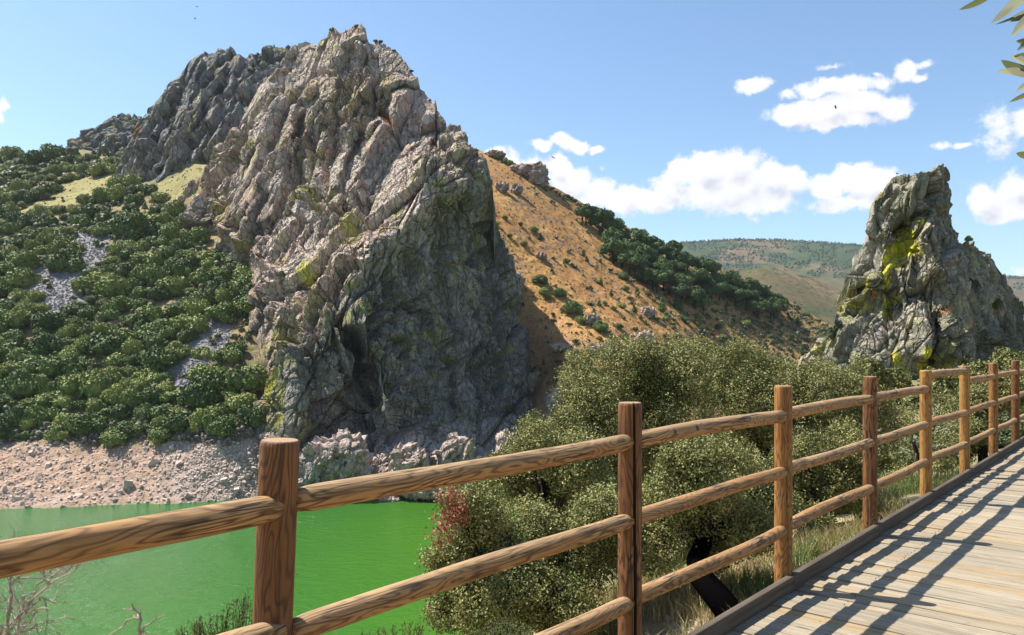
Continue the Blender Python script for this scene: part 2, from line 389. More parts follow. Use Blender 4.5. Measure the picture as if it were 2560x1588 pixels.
# ------------------------------------------------------------------ terrain sheets seen across the river
def sheet(name, top, bot, ctrl, nx, ny, colour, bump=1.0, seed=3, back=(150, 60), jag=2, bsc=1.0, xr=None):
    x0, x1 = (top[0][0], top[-1][0]) if xr is None else xr
    px = np.linspace(x0, x1, nx); yt = interp(top, px) + (fbm(px / 30, px * 0, px * 0, 3, seed) - .5) * jag * 2; yb = interp(bot, px)
    T = np.linspace(0, 1, ny)[:, None]; PX = px[None, :] + 0 * T; PY = yb * (1 - T) + yt * T
    tp = TPS(ctrl); Pw = unproj(PX, PY, tp(PX, PY))
    x, y = Pw[..., 0] / bsc, Pw[..., 1] / bsc
    f = (fbm(x / 12, y / 12, 0 * x, 4, seed + 3) - .5) * 2.5 + (fbm(x / 2.2, y / 2.2, 0 * x, 4, seed + 4, .6) - .5) * 1.3
    Pw[..., 2] += f * bump * (1 - .8 * sstep(.9, 1, T))
    nb = 12; tb = (np.arange(1, nb + 1) / nb)[:, None]
    ext = np.stack([Pw[-1:, :, 0] * (1 + .1 * tb), Pw[-1:, :, 1] + back[0] * tb, Pw[-1:, :, 2] - back[1] * tb ** 1.7], -1)
    V = np.concatenate([Pw, ext], 0); PXa = np.concatenate([PX, np.repeat(PX[-1:], nb, 0)]); PYa = np.concatenate([PY, np.repeat(PY[-1:], nb, 0)])
    C = colour(V, PXa, PYa)
    o = link(name, npmesh(name, V.reshape(-1, 3), gridfaces(*V.shape[:2]), True, C.reshape(-1, 3)), M_ground)
    tag(o, kind='structure')
    return tp, o
def lerpc(C, m, c): m = np.clip(m, 0, 1)[..., None]; return C * (1 - m) + np.array(c) * m
WZ = CZ - 40.0

LS_ctrl = [(-600,1300,178),(0,1320,180),(400,1320,186),(760,1320,200),(1500,1330,260),
  (-600,1275,186),(0,1272,187),(300,1262,192),(650,1240,203),(760,1250,212),(900,1255,232),(1150,1250,262),(1400,1200,290),
  (-600,1085,212),(0,1090,213),(350,1090,214),(650,1085,216),(760,1100,228),(900,1100,250),(1200,1080,290),(850,856,275),(1000,700,320),
  (-600,856,262),(0,856,258),(300,856,255),(600,856,252),(0,700,300),(300,700,296),(600,700,285),
  (0,540,365),(250,560,345),(-600,540,380),(480,560,335),(0,390,500),(-600,380,560),(180,372,500),(330,462,392),(420,446,378),(480,428,368),(520,410,366),(760,420,420),(330,385,460)]
def poly_in(px, py, poly):
    ins = np.zeros(px.shape, bool); n = len(poly); j = n - 1
    for i in range(n):
        xi, yi = poly[i]; xj, yj = poly[j]
        ins ^= ((yi > py) != (yj > py)) & (px < (xj - xi) * (py - yi) / (yj - yi + 1e-9) + xi); j = i
    return ins
SCREE = [[(195,580),(280,585),(268,640),(225,690),(205,740),(150,800),(95,790),(75,720),(70,690),(120,650),(175,660),(190,620)],
         [(500,760),(580,800),(570,860),(500,940),(555,1010),(545,1030),(430,960),(400,930),(480,860)]]
MEADOW = [[(-50,560),(60,520),(150,470),(290,425),(310,440),(270,480),(170,515),(90,540),(0,565)],
          [(400,455),(520,405),(570,380),(500,490),(430,510),(350,475)]]
SOIL = [[(430,560),(580,650),(660,680),(650,830),(590,870),(560,800),(600,720),(500,640),(430,620)]]
def soft(px, py, polys, nz):
    m = np.zeros(px.shape)
    dx, dy = (nz - .5) * 50, (np.roll(nz, 7, 0) - .5) * 40
    for p in polys: m = np.maximum(m, poly_in(px + dx, py + dy, p).astype(float))
    return m
def col_left(V, px, py):
    x, y, z = V[..., 0], V[..., 1], V[..., 2]
    a = fbm(x / 9, y / 9, z / 9, 4, 5); b = fbm(x / 1.6, y / 1.6, z / 1.6, 4, 6, .6); c = fbm(x / 25, y / 25, 0 * x, 3, 9)
    C = lerpc(np.zeros(x.shape + (3,)) + np.array((.17, .15, .070)), sstep(.4, .6, a), (.27, .20, .105))
    C = lerpc(C, sstep(.5, .65, b) * .6, (.13, .13, .055))
    C = lerpc(C, soft(px, py, MEADOW, a), (.27, .235, .095)); C = lerpc(C, soft(px, py, MEADOW, a) * sstep(.5, .62, b) * .7, (.17, .16, .06))
    C = lerpc(C, soft(px, py, SOIL, a) * .7, (.38, .25, .12))
    C = lerpc(C, soft(px, py, SCREE, a), (.21, .20, .20))
    sh = sstep(CZ - 26.2, CZ - 29, z + (a - .5) * 5)
    shc = lerpc(np.zeros(x.shape + (3,)) + np.array((.35, .235, .165)), sstep(.42, .6, c), (.36, .27, .215))
    C = C * (1 - sh[..., None]) + shc * sh[..., None]
    wet = sstep(WZ + 1.0, WZ + .2, z); C = lerpc(C, wet * .6, (.24, .20, .13))
    return C * (.78 + .44 * b[..., None])
tpL, left_hill = sheet('hillside_left', [(-600,400),(0,392),(60,385),(120,374),(180,372),(260,385),(330,400),(760,430),(1100,500),(1500,700)],
   [(-600,1345),(1500,1345)], LS_ctrl, 620, 420, col_left, 1.0, 3, jag=3)

def col_right(V, px, py):
    x, y, z = V[..., 0], V[..., 1], V[..., 2]
    a = fbm(x / 16, y / 40, z / 16, 4, 15); b = fbm(x / 1.8, y / 1.8, z / 1.8, 4, 16, .6); c = fbm(x / 5, y / 8, z / 5, 4, 19, .6)
    C = lerpc(np.zeros(x.shape + (3,)) + np.array((.32, .160, .052)), sstep(.42, .62, a), (.39, .215, .072))
    C = lerpc(C, sstep(.54, .66, c) * .8, (.25, .15, .085))
    C = lerpc(C, sstep(.58, .68, b) * .6, (.16, .12, .06))
    low = sstep(720, 900, py) * sstep(1500, 1350, px); C = lerpc(C, low * .5, (.42, .26, .17))
    far = sstep(1650, 2000, px); C = lerpc(C, far * .35 * sstep(.4, .6, c), (.18, .16, .07))
    return C * (.75 + .5 * b[..., None])
RS_top = [(1120,340),(1210,380),(1250,398),(1330,440),(1400,475),(1500,532),(1600,585),(1700,628),(1800,672),(1900,712),(2000,768),(2060,806),(2150,850),(2300,900),(2700,930)]
RS_ctrl = [(1120,340,480),(1210,380,470),(1400,475,470),(1600,585,480),(1800,672,505),(2060,806,540),(2300,900,560),(2700,930,560),
  (1200,600,350),(1240,640,350),(1300,720,335),(1120,700,350),(1120,1050,320),(1420,880,300),(1350,950,310),(1200,950,330),(1600,950,290),(1500,700,370),(1600,780,355),(1800,900,370),(1800,780,430),
  (2000,900,440),(2000,1000,380),(1400,1050,280),(1800,1050,300),(2250,1000,430),(2700,1040,430),(1120,1190,262),(1500,1190,262),(2000,1190,300),(2700,1190,360)]
tpR, right_hill = sheet('hillside_right', RS_top, [(1120,1190),(2700,1190)], RS_ctrl, 640, 330, col_right, 1.0, 23, jag=2)
def col_far(V, px, py):
    x, y, z = V[..., 0], V[..., 1], V[..., 2]
    a = fbm(x / 160, y / 300, z / 80, 4, 25); b = fbm(x / 22, y / 40, z / 14, 4, 26)
    C = lerpc(np.zeros(x.shape + (3,)) + np.array((.040, .060, .024)), sstep(.50, .62, a), (.12, .085, .050))
    low = sstep(655, 700, py + (a - .5) * 90); C = lerpc(C, low * .7, (.11, .085, .045))
    return C * (.6 + .8 * b[..., None])
tpF, _o = sheet('far_hill', [(1300,640),(1650,616),(1700,608),(1760,603),(1850,599),(1950,600),(2050,606),(2150,612),(2300,655),(2420,688),(2560,694),(2900,690)],
   [(1300,860),(2900,860)], [(1300,640,2900),(1650,616,2900),(2150,610,2900),(2560,694,3600),(2900,690,3600),(1300,860,1500),(2900,860,1500),(2000,700,2200)], 420, 150, col_far, 1.0, 33, back=(900, 120), jag=2, bsc=6)
def col_mid(V, px, py):
    x, y, z = V[..., 0], V[..., 1], V[..., 2]
    a = fbm(x / 60, y / 120, z / 40, 4, 27); b = fbm(x / 7, y / 12, z / 5, 4, 28)
    C = lerpc(np.zeros(x.shape + (3,)) + np.array((.095, .075, .032)), sstep(.42, .60, a), (.055, .065, .024))
    crest = np.exp(-((px - 1990 - (py - 690) * 2.2) / 40) ** 2) * .5 * sstep(.35, .6, b); C = lerpc(C, crest, (.24, .16, .10))
    return C * (.65 + .7 * b[..., None])
tpM, _o = sheet('middle_hill', [(1500,790),(1700,738),(1780,705),(1850,680),(1905,664),(1960,672),(2020,690),(2090,720),(2170,765),(2260,800),(2600,790),(2900,760)],
   [(1500,905),(2900,905)], [(1500,790,1250),(1905,664,1300),(2260,800,1200),(2900,760,1300),(1500,905,750),(2900,905,750),(2000,800,950)], 360, 150, col_mid, 1.0, 43, back=(300, 60), jag=2, bsc=3)

# ------------------------------------------------------------------ river
V = np.array([[-1500, 60, WZ], [1500, 60, WZ], [1500, 420, WZ], [-1500, 420, WZ]]); V = np.array([[-900, 55, WZ], [420, 55, WZ], [420, 300, WZ], [-900, 300, WZ]], float)
tag(link('river', npmesh('river', V, np.array([[0, 1, 2, 3]])), M_water), kind='structure')

# ------------------------------------------------------------------ near ground (our side of the gorge)
UX, UY = 0.652, 0.758                           # direction of the boardwalk
def st(x, y): return x * UX + y * UY, -((x + 2.76) * UY - y * UX)
def ground_z(x, y):
    x, y = np.asarray(x, float), np.asarray(y, float); s, t = st(x, y)
    zl = -0.75 - 0.58 * np.maximum(t, 0)
    zm = -0.75 - 0.20 * np.clip(t, 0, 3.2) - .62 * np.clip(t - 3.2, 0, 9e9)
    zr = -1.0 - 0.07 * np.clip(t, 0, 24) - 1.1 * np.clip(t - 24, 0, 9e9)
    a = sstep(5.5, 8.5, s); b = sstep(34, 72, s)
    z = (zl * (1 - a) + zm * a) * (1 - b) + zr * b
    z = np.where(t < 0, -0.75 + .12 * np.clip(-t - 3, 0, 30), z)
    z = z + (fbm(x / 1.4, y / 1.4, 0 * x, 4, 77) - .5) * .35 + (fbm(x / 9, y / 9, 0 * x, 3, 78) - .5) * 1.2 * sstep(4, 20, np.hypot(x, y))
    return np.maximum(z, WZ - 4)
def nearsheet():
    u = np.linspace(-1, 1, 420); gx = 2 + np.sign(u) * (np.abs(u) ** 2.6) * 230
    v = np.linspace(0, 1, 420); gy = -25 + 25 * np.minimum(v / .12, 1) + 6 * np.clip(v - .12, 0, 1) + np.clip((v - .12) / .88, 0, 1) ** 2.4 * 210
    X, Y = np.meshgrid(gx, gy); Z = ground_z(X, Y)
    a = fbm(X / 1.2, Y / 1.2, 0 * X, 4, 81); b = fbm(X * 6, Y * 6, 0 * X, 3, 82)
    C = lerpc(np.zeros(X.shape + (3,)) + np.array((.33, .26, .14)), sstep(.42, .6, a), (.42, .34, .22))
    C = lerpc(C, sstep(.55, .7, b) * .5, (.20, .17, .08)); C = lerpc(C, sstep(30, 60, Y) * .6, (.14, .13, .06))
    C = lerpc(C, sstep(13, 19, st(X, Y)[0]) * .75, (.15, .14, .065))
    C = C * (.7 + .6 * b[..., None])
    V = np.stack([X, Y, Z], -1)
    tag(link('ground', npmesh('ground', V.reshape(-1, 3), gridfaces(*X.shape), True, C.reshape(-1, 3)), M_near), kind='structure')
nearsheet()

# ------------------------------------------------------------------ crags
LICH = [(720,660,24,30,.6),(900,540,30,40,.5),(830,480,24,40,.5),(520,580,50,30,.5),(690,860,40,80,.5),(630,370,40,34,.75),(560,545,60,50,.65),(600,600,40,50,.5),(770,690,26,40,1.05),(780,500,30,55,.7),(870,560,28,60,.75),(880,610,40,25,.7),(990,520,26,16,.8),(700,1000,30,110,.85),
        (960,570,30,20,.7),(820,430,20,40,.5),(650,930,25,90,.6),(720,900,25,40,.6),(1150,880,12,30,.3),(730,850,18,40,.6)]
ORNG = [(960,290,25,26,1),(930,330,60,40,.5),(820,380,60,60,.45),(880,860,50,60,.6),(900,800,60,25,.55),(930,980,30,60,.5),(860,340,70,50,.5),(1180,420,25,60,.6),(770,640,50,40,.5),(830,680,30,30,.6),(1230,920,40,50,.6),(640,690,40,30,.5),(1080,380,60,60,.4)]
PALE = [(1010,290,60,70,.9),(1000,360,90,60,.7),(880,380,90,70,.5),(820,560,120,60,.5),(850,1010,90,50,.5),(1190,690,40,60,.6),(720,420,90,60,.5),(600,470,90,40,.6)]
C_top = [(428,560),(445,500),(470,470),(505,430),(545,385),(585,330),(620,270),(650,215),(680,170),(710,135),(745,108),(775,100),(800,88),(818,72),(832,66),(848,72),(862,66),(880,64),(905,72),(915,90),(925,106),(950,104),(985,125),(1010,150),(1030,190),(1050,212),(1075,235),(1088,262),(1092,285),(1120,308),(1150,318),(1165,350),(1200,372),(1218,392),(1228,440),(1240,545),(1262,620),(1290,665),(1310,740),(1340,790),(1385,835),(1420,880),(1440,980)]
C_bot = [(428,600),(520,660),(620,760),(640,900),(660,1120),(700,1180),(800,1270),(1440,1270)]
C_ctrl = [(430,540,352),(480,500,345),(560,380,350),(650,215,350),(745,108,345),(850,66,322),(905,70,318),(985,125,312),(1060,225,302),(1150,318,288),(1218,392,290),
  (700,250,326),(800,200,318),(900,200,306),(980,260,296),(1060,330,282),(1120,420,262),(1050,470,256),(960,560,250),(880,640,243),(800,740,234),(760,850,226),(740,980,217),(720,1100,210),(800,1180,203),
  (620,400,330),(720,420,300),(820,400,292),(900,400,284),(520,560,326),(600,560,305),(700,560,284),(780,560,268),(560,650,310),(640,700,270),(650,850,248),(650,1000,228),(660,1100,217),
  (1180,480,272),(1235,560,314),(1130,560,276),(1050,650,256),(1000,750,244),(960,850,234),(960,1000,220),(960,1150,206),(880,950,232),(880,1060,226),
  (1200,650,300),(1150,800,280),(1100,950,258),(1080,1100,240),(1290,700,322),(1280,850,305),(1250,1000,282),(1230,1120,262),(1400,880,326),(1400,1050,300),(1430,1200,280),(1200,1250,235),(900,1250,197)]
C_feat = [([(700,130),(640,290),(560,420),(490,560)], 45, 16, 9), ([(770,200),(715,330),(680,480),(620,600)], 45, 14, 8),
  ([(840,160),(800,300),(790,420),(800,520)], 22, 14, 6), ([(1010,220),(950,330),(900,430),(850,520)], 40, 16, 9), ([(900,100),(930,200),(905,290)], 30, 14, 6),
  ([(1150,430),(1040,530),(930,640),(860,720)], 80, 45, 4.5), ([(745,240),(738,330),(728,520),(700,600)], 14, 20, -9), ([(965,250),(915,340),(865,460),(845,530)], 10, 20, -9),
  ([(880,840),(905,920),(925,1090)], 16, 18, -12), ([(1010,640),(1040,800),(1090,1000)], 22, 30, -8), ([(965,760),(985,900),(1050,1010)], 50, 22, 5),
  ([(880,640),(900,780),(940,900),(960,1060)], 50, 22, 5), ([(800,720),(830,860),(860,1000),(870,1100)], 40, 14, 7), ([(720,740),(740,900),(760,1080)], 40, 14, 5),
  ([(1140,620),(1165,850),(1190,1050)], 30, 10, 3), ([(1090,620),(1110,850),(1130,1050)], 12, 20, -5),
  ([(1325,760),(1355,900),(1370,1060)], 14, 25, -22), ([(560,560),(610,620),(700,690)], 30, 12, 6), ([(1230,560),(1225,440),(1205,390)], 20, 10, 5)]
LAY_big = [(58, 16, 28, 3.3, .9, 3.0), (21, 8, 12, 2.0, 1.0, 2.0), (8, 3.6, 5, .70, 1.0, .9), (3.2, 1.7, 2.2, .24, 1.0, .4)]
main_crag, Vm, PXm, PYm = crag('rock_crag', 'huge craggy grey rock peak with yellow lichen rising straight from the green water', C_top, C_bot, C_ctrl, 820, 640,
   LAY_big, math.radians(24), 11, M_crag, 5, LICH, ORNG, PALE, back=(60, 80), water=CZ - 26.5, feats=C_feat, dark=lambda x, y: sstep(580, 800, y + (x - 900) * 1.0) * .95)  # dark: grey lower rock plus painted shade on the right face
B_feat = [([(600,140),(545,260),(480,400)], 22, 10, 9), ([(560,150),(500,290),(440,420)], 20, 9, 8), ([(505,150),(450,290),(390,430)], 20, 9, 8), ([(440,215),(390,320),(330,450)], 20, 9, 8), ([(640,160),(600,270),(545,380)], 20, 9, 6), ([(375,290),(330,380),(290,470)], 16, 8, 6), ([(580,160),(530,270),(470,390)], 8, 12, -7), ([(478,170),(425,290),(365,420)], 8, 12, -7)]
B_top = [(268,490),(285,440),(300,400),(330,340),(350,300),(372,268),(395,245),(420,215),(440,200),(458,180),(475,155),(500,142),(520,135),(545,127),(570,126),(600,130),(625,140),(640,160),(680,160),(740,190),(800,240)]
B_bot = [(268,500),(330,480),(420,462),(480,440),(540,415),(800,400)]
B_ctrl = [(268,490,410),(350,300,440),(440,200,445),(560,127,440),(640,160,430),(800,240,420),(330,470,398),(420,440,385),(520,400,378),(600,350,385),(450,330,405),(560,250,408),(800,400,380)]
crag('rock_crag', 'columnar grey crag of leaning stone slabs behind the shoulder of the huge peak', B_top, B_bot, B_ctrl, 420, 300,
   [(90, 8, 14, 4.2, .6, 3.0), (26, 4.5, 8, 1.3, .8, 1.0), (7, 2.4, 4, .45, .8, .4)], math.radians(27), 21, M_crag, 4, [(420,330,20,60,.4)], [(340,330,30,50,.8),(310,400,20,30,.6)], [(310,440,25,50,.7)], back=(50, 70),
   pal=np.array([[.25, .25, .24], [.33, .29, .27], [.43, .39, .36], [.24, .255, .21]]), feats=B_feat)
crag('rock_crag', 'dark bushy rock ridge on the skyline between the two highest crags', [(590,170),(620,145),(650,128),(680,118),(700,122),(730,110),(760,106),(800,120),(860,150)], [(590,330),(860,330)],
   [(590,170,520),(680,118,520),(860,150,520),(590,330,460),(860,330,460)], 160, 120, [(20, 9, 12, 3, 1.2, 2), (6, 4, 5, 1.4, 1.2, .8)], math.radians(15), 25, M_crag, 6, back=(40, 60),
   pal=np.array([[.14, .15, .13], [.20, .19, .165], [.24, .225, .20], [.10, .125, .07]]))
crag('rock_crag', 'small bluish grey crag farthest left on the skyline above the woods', [(150,385),(175,372),(190,352),(215,338),(240,318),(262,305),(280,292),(310,287),(340,289),(360,310),(400,330)], [(150,400),(260,400),(400,440)],
   [(150,385,600),(240,318,610),(310,287,620),(400,330,600),(150,400,570),(400,440,540),(280,380,560)], 200, 110, [(26, 8, 12, 3.5, 1.2, 2), (8, 4, 5, 1.5, 1.2, .9)], math.radians(18), 28, M_crag, 5, [], [(360,340,20,30,.7)], back=(40, 60),
   pal=np.array([[.19, .195, .19], [.24, .225, .21], [.28, .27, .25], [.12, .14, .10]]))
# the pinnacle on our bank
N_top = [(1985,935),(2010,895),(2030,880),(2050,850),(2080,825),(2105,790),(2125,765),(2133,740),(2140,700),(2134,650),(2138,628),(2160,610),(2168,580),(2172,560),(2188,535),(2190,500),(2200,480),(2218,455),(2235,440),(2258,434),(2290,428),(2312,422),(2335,421),(2350,424),(2358,432),(2362,458),(2368,500),(2377,540),(2384,560),(2392,578),(2408,600),(2440,615),(2480,640),(2500,660),(2515,700),(2530,725),(2548,740),(2556,775),(2560,830),(2590,880),(2640,940)]
N_bot = [(1985,1010),(2640,1010)]
N_ctrl = [(1985,935,86),(2050,850,86),(2130,760,86),(2136,640,86),(2190,500,86),(2235,440,85),(2350,422,86),(2365,470,87.5),(2384,560,87.5),(2440,615,90),(2515,700,92),(2556,775,94),(2640,940,96),
  (2080,950,80),(2150,850,80),(2180,700,81),(2220,600,81.5),(2260,500,83),(2300,480,82.2),(2340,520,84),(2370,520,87),(2270,620,83.5),(2330,600,81),(2350,700,79.5),(2250,750,80.5),(2280,820,77.5),(2320,900,76.5),(2260,960,77),(2150,980,77),
  (2400,650,84),(2430,720,83),(2480,780,85),(2450,850,80.5),(2520,880,86),(2400,960,78),(2560,960,88),(2000,1010,80),(2640,1010,92)]
NL = [(2272,588,26,18,1.3),(2262,630,42,26,1.6),(2232,655,24,28,1.25),(2215,700,20,36,1.1),(2170,700,16,40,1.0),(2150,760,18,40,.9),(2205,600,14,50,.6),(2060,880,20,40,.7),(2216,765,22,24,1.2),(2245,745,14,18,.8),(2150,790,14,40,.7),(2242,905,16,34,1.25),(2262,940,14,30,1.0),(2325,885,22,20,1.2),(2315,925,26,26,1.25),(2300,960,20,20,1.1),(2360,900,10,30,.8),(2300,560,14,30,.7),(2290,620,24,34,.9),(2120,760,12,50,.5),(2090,850,14,40,.4),(2380,960,40,20,.7),(2440,700,18,20,.5)]
NO = [(2280,600,8,16,1.1),(2175,740,14,34,1.0),(2240,895,16,12,.9),(2230,780,14,30,.7),(2370,775,30,18,.9),(2425,800,20,40,.8),(2150,860,40,50,.5),(2410,880,12,24,.8),(2330,525,30,18,.6)]
NP = [(2170,590,22,50,1.1),(2150,640,24,30,1.1),(2190,640,22,20,.9),(2195,860,50,70,.7),(2060,860,24,24,.7),(2290,820,50,60,.55),(2340,650,50,40,.5)]
P_feat = [([(2345,430),(2330,500),(2300,560),(2290,600)], 6, 12, -1.3), ([(2262,545),(2255,575),(2262,600)], 22, 22, -2.2), ([(2215,460),(2190,520),(2185,590)], 10, 6, .7), ([(2290,440),(2270,500),(2262,540)], 12, 7, .8),
  ([(2310,560),(2330,640),(2345,700)], 30, 10, 1.0), ([(2275,650),(2262,700),(2250,740)], 14, 8, .9), ([(2240,760),(2236,800)], 14, 14, -1.4), ([(2300,760),(2330,830),(2330,900)], 50, 10, 1.3), ([(2345,790),(2352,860),(2330,930),(2300,960)], 6, 12, -1.8),
  ([(2120,760),(2080,850),(2060,900)], 12, 8, .9), ([(2165,740),(2140,820),(2100,900)], 12, 8, .8), ([(2375,640),(2420,700),(2440,740)], 30, 14, .9), ([(2380,800),(2385,860),(2380,900)], 20, 8, .9), ([(2480,760),(2490,850),(2480,930)], 14, 22, -1.5), ([(2420,790),(2440,900)], 26, 10, .8)]
pin, Vp, PXp, PYp = crag('rock_pinnacle', 'tall pointed grey rock pinnacle splashed with bright yellow lichen beyond the fence', N_top, N_bot, N_ctrl, 520, 480,
   [(11, 3.8, 6, .62, .9, .5), (4.2, 2.0, 2.6, .40, 1.0, .38), (1.5, .9, 1.1, .14, 1.0, .18), (.6, .4, .5, .05, 1.0, .05)], math.radians(24), 51, M_pin, 2.5, NL, NO, NP, scale=.26, back=(12, 22), nz_amp=.22, feats=P_feat,
   pal=np.array([[.215, .205, .145], [.29, .255, .185], [.43, .38, .30], [.22, .22, .135]]), ledge=.5)

# ------------------------------------------------------------------ small builders
class MB:
    def __init__(s): s.v = []; s.f = []
    def tube(s, pts, rad, seg=6, cap=True):
        pts = [Vector(p) for p in pts]; n = len(pts); b0 = len(s.v); ref = Vector((.31, .22, .93))
        for i, p in enumerate(pts):
            t = (pts[min(i + 1, n - 1)] - pts[max(i - 1, 0)]).normalized()
            a = t.cross(ref); a = (a if a.length > .1 else t.cross(Vector((1, 0, 0)))).normalized(); b = t.cross(a)
            r = rad[i] if isinstance(rad, (list, tuple)) else rad
            for k in range(seg):
                th = 2 * math.pi * k / seg; s.v.append(tuple(p + a * math.cos(th) * r + b * math.sin(th) * r))
        for i in range(n - 1):
            for k in range(seg):
                k2 = (k + 1) % seg; s.f.append((b0 + i * seg + k, b0 + i * seg + k2, b0 + (i + 1) * seg + k2, b0 + (i + 1) * seg + k))
        if cap: s.f.append(tuple(b0 + (n - 1) * seg + k for k in range(seg))); s.f.append(tuple(b0 + k for k in reversed(range(seg))))
    def build(s, name, mat, parent=None, smooth=False):
        me = bpy.data.meshes.new(name); me.from_pydata(s.v, [], s.f); me.update()
        if smooth: me.polygons.foreach_set('use_smooth', [True] * len(me.polygons))
        return link(name, me, mat, parent)
def quads_cloud(C, N, size, rng, aspect=.6, tri=False):
    """leaf faces at centres C with rough normals N; returns V,F"""
    n = len(C); N = N / (np.linalg.norm(N, axis=1, keepdims=True) + 1e-9)
    R = rng.normal(size=(n, 3)); A = np.cross(N, R); A /= np.linalg.norm(A, axis=1, keepdims=True) + 1e-9; B = np.cross(N, A)
    L = (size * (.7 + .6 * rng.random(n)))[:, None]
    a, b = A * L * .5, B * L * .5 * aspect
    V = np.stack([C - a, C + b - a * .1 + N * L * .08, C + a, C - b - a * .1 + N * L * .08], 1).reshape(-1, 3)
    i = np.arange(n)[:, None] * 4
    return V, np.concatenate([i + [[0, 1, 2]], i + [[0, 2, 3]]], 0)
def ico(sub):
    bm = bmesh.new(); bmesh.ops.create_icosphere(bm, subdivisions=sub, radius=1)
    v = np.array([x.co[:] for x in bm.verts]); f = np.array([[y.index for y in x.verts] for x in bm.faces]); bm.free(); return v, f
ICO1, ICO2, ICO3 = ico(1), ico(2), ico(3)
def bushmesh(name, seed, mat, nl=9, nleaf=1500, size=.13, flat=.75, spread=.55, lobe=(.34, .5), cone=0):
    rng = np.random.default_rng(seed); Vs = []; Fs = []; off = 0; lobes = []
    for i in range(nl):
        a = rng.random() * 6.283; r = spread * math.sqrt(rng.random()); zc = .32 + rng.random() * .5 * flat * (1.2 - r)
        rr = lobe[0] + rng.random() * (lobe[1] - lobe[0])
        if cone: zc = .25 + 1.5 * i / nl; rr *= 1.25 - .9 * i / nl; r *= 1 - i / nl
        lobes.append((np.array([math.cos(a) * r, math.sin(a) * r, zc]), rr))
    for c, rr in lobes:
        v, f = ICO2; d = (vn(v[:, 0] * 3 + c[0] * 9, v[:, 1] * 3, v[:, 2] * 3, seed) - .5) * .5 + .74
        Vs.append(c + v * rr * d[:, None] * [1, 1, .85]); Fs.append(f + off); off += len(v)
    w_ = np.array([l[1] ** 2 for l in lobes]); ns = (nleaf * w_ / w_.sum()).astype(int)
    for (c, rr), n in zip(lobes, ns):
        d = rng.normal(size=(n, 3)); d /= np.linalg.norm(d, axis=1, keepdims=True); d[:, 2] = np.where(d[:, 2] < -.4, -d[:, 2], d[:, 2])
        q = vn(d[:, 0] * 4 + c[0] * 7, d[:, 1] * 4, d[:, 2] * 4, seed + 1)
        C = c + d * (rr * (.82 + .38 * q * rng.random(n) ** .5))[:, None] * [1, 1, .85]
        v, f = quads_cloud(C, d + rng.normal(size=d.shape) * .55, size, rng, .75); Vs.append(v); Fs.append(f + off); off += len(v)
    me = npmesh(name, np.concatenate(Vs), np.concatenate(Fs)); me.materials.append(mat); return me
BUSH = [bushmesh('holm_oak_bush', 100 + i, M_bush, 8 + i % 4, 2300, .115) for i in range(6)]
SCRUB = [bushmesh('hill_shrub', 120 + i, M_scrub, 7, 700, .16) for i in range(4)]
JUNI = [bushmesh('juniper', 130 + i, M_pine, 8, 900, .14, spread=.3, cone=1) for i in range(3)]
PINEC = [bushmesh('crown', 140 + i, M_pine, 11, 2200, .11, flat=.9, spread=.6, lobe=(.28, .45)) for i in range(4)]
def rockmesh(name, seed, mat=None, n=14, sq=.75):
    rng = np.random.default_rng(seed); bm = bmesh.new()
    for i in range(n):
        d = rng.normal(size=3); d /= np.linalg.norm(d); d = np.sign(d) * np.abs(d) ** .6; bm.verts.new(d * [1, .8, sq] * (.75 + .25 * rng.random()))
    bmesh.ops.convex_hull(bm, input=bm.verts); bmesh.ops.delete(bm, geom=[v for v in bm.verts if not v.link_faces], context='VERTS')
    bmesh.ops.triangulate(bm, faces=bm.faces); bm.verts.index_update()
    v = np.array([x.co[:] for x in bm.verts]); f = np.array([[y.index for y in x.verts] for x in bm.faces]); bm.free()
    return v, f
STONE = [rockmesh('stone', 200 + i) for i in range(8)]
M_stone = plain('shore_stone', (.47, .38, .32), .9, .22, .6)
M_scree = plain('scree_stone', (.21, .195, .18), .9, .22, .6)
M_outcrop = rock_mat('outcrop_rock', 1.0, .6, [(3.2, 1.2, .5, -.5)])
STONEM = []
for i, (v, f) in enumerate(STONE):
    me = npmesh('boulder', v, f); me.materials.append(M_stone); STONEM.append(me)
def randrot(rng): return Matrix.Rotation(rng.random() * 6.28, 3, 'Z') @ Matrix.Rotation(rng.random() * 1.0 - .5, 3, 'X')
def scatter_stuff(name, protos, pts, sizes, mat, seed, label=None, cat=None, sz=(1, 1, 1), upright=False, cols=None, sink=.2):
    rng = np.random.default_rng(seed); Vs = []; Fs = []; off = 0
    for p, s in zip(pts, sizes):
        v, f = protos[rng.integers(len(protos))]
        a = rng.random() * 6.283; c, sn = math.cos(a), math.sin(a); R = np.array([[c, -sn, 0], [sn, c, 0], [0, 0, 1]])
        if not upright:
            b = rng.random() * 1.2 - .6; cb, sb = math.cos(b), math.sin(b); R = R @ np.array([[1, 0, 0], [0, cb, -sb], [0, sb, cb]])
        Vs.append((v * np.array(sz) * s * (.8 + .4 * rng.random(3))) @ R.T + p); Fs.append(f + off); off += len(v)
    o = link(name, npmesh(name, np.concatenate(Vs), np.concatenate(Fs)), mat); tag(o, label, cat, kind='stuff'); return o
def jit(px, py, pz, d, k=0): return None
def surf(tp, px, py, back=0):
    d = float(tp(px, py)); return P(px, py, d + back), d

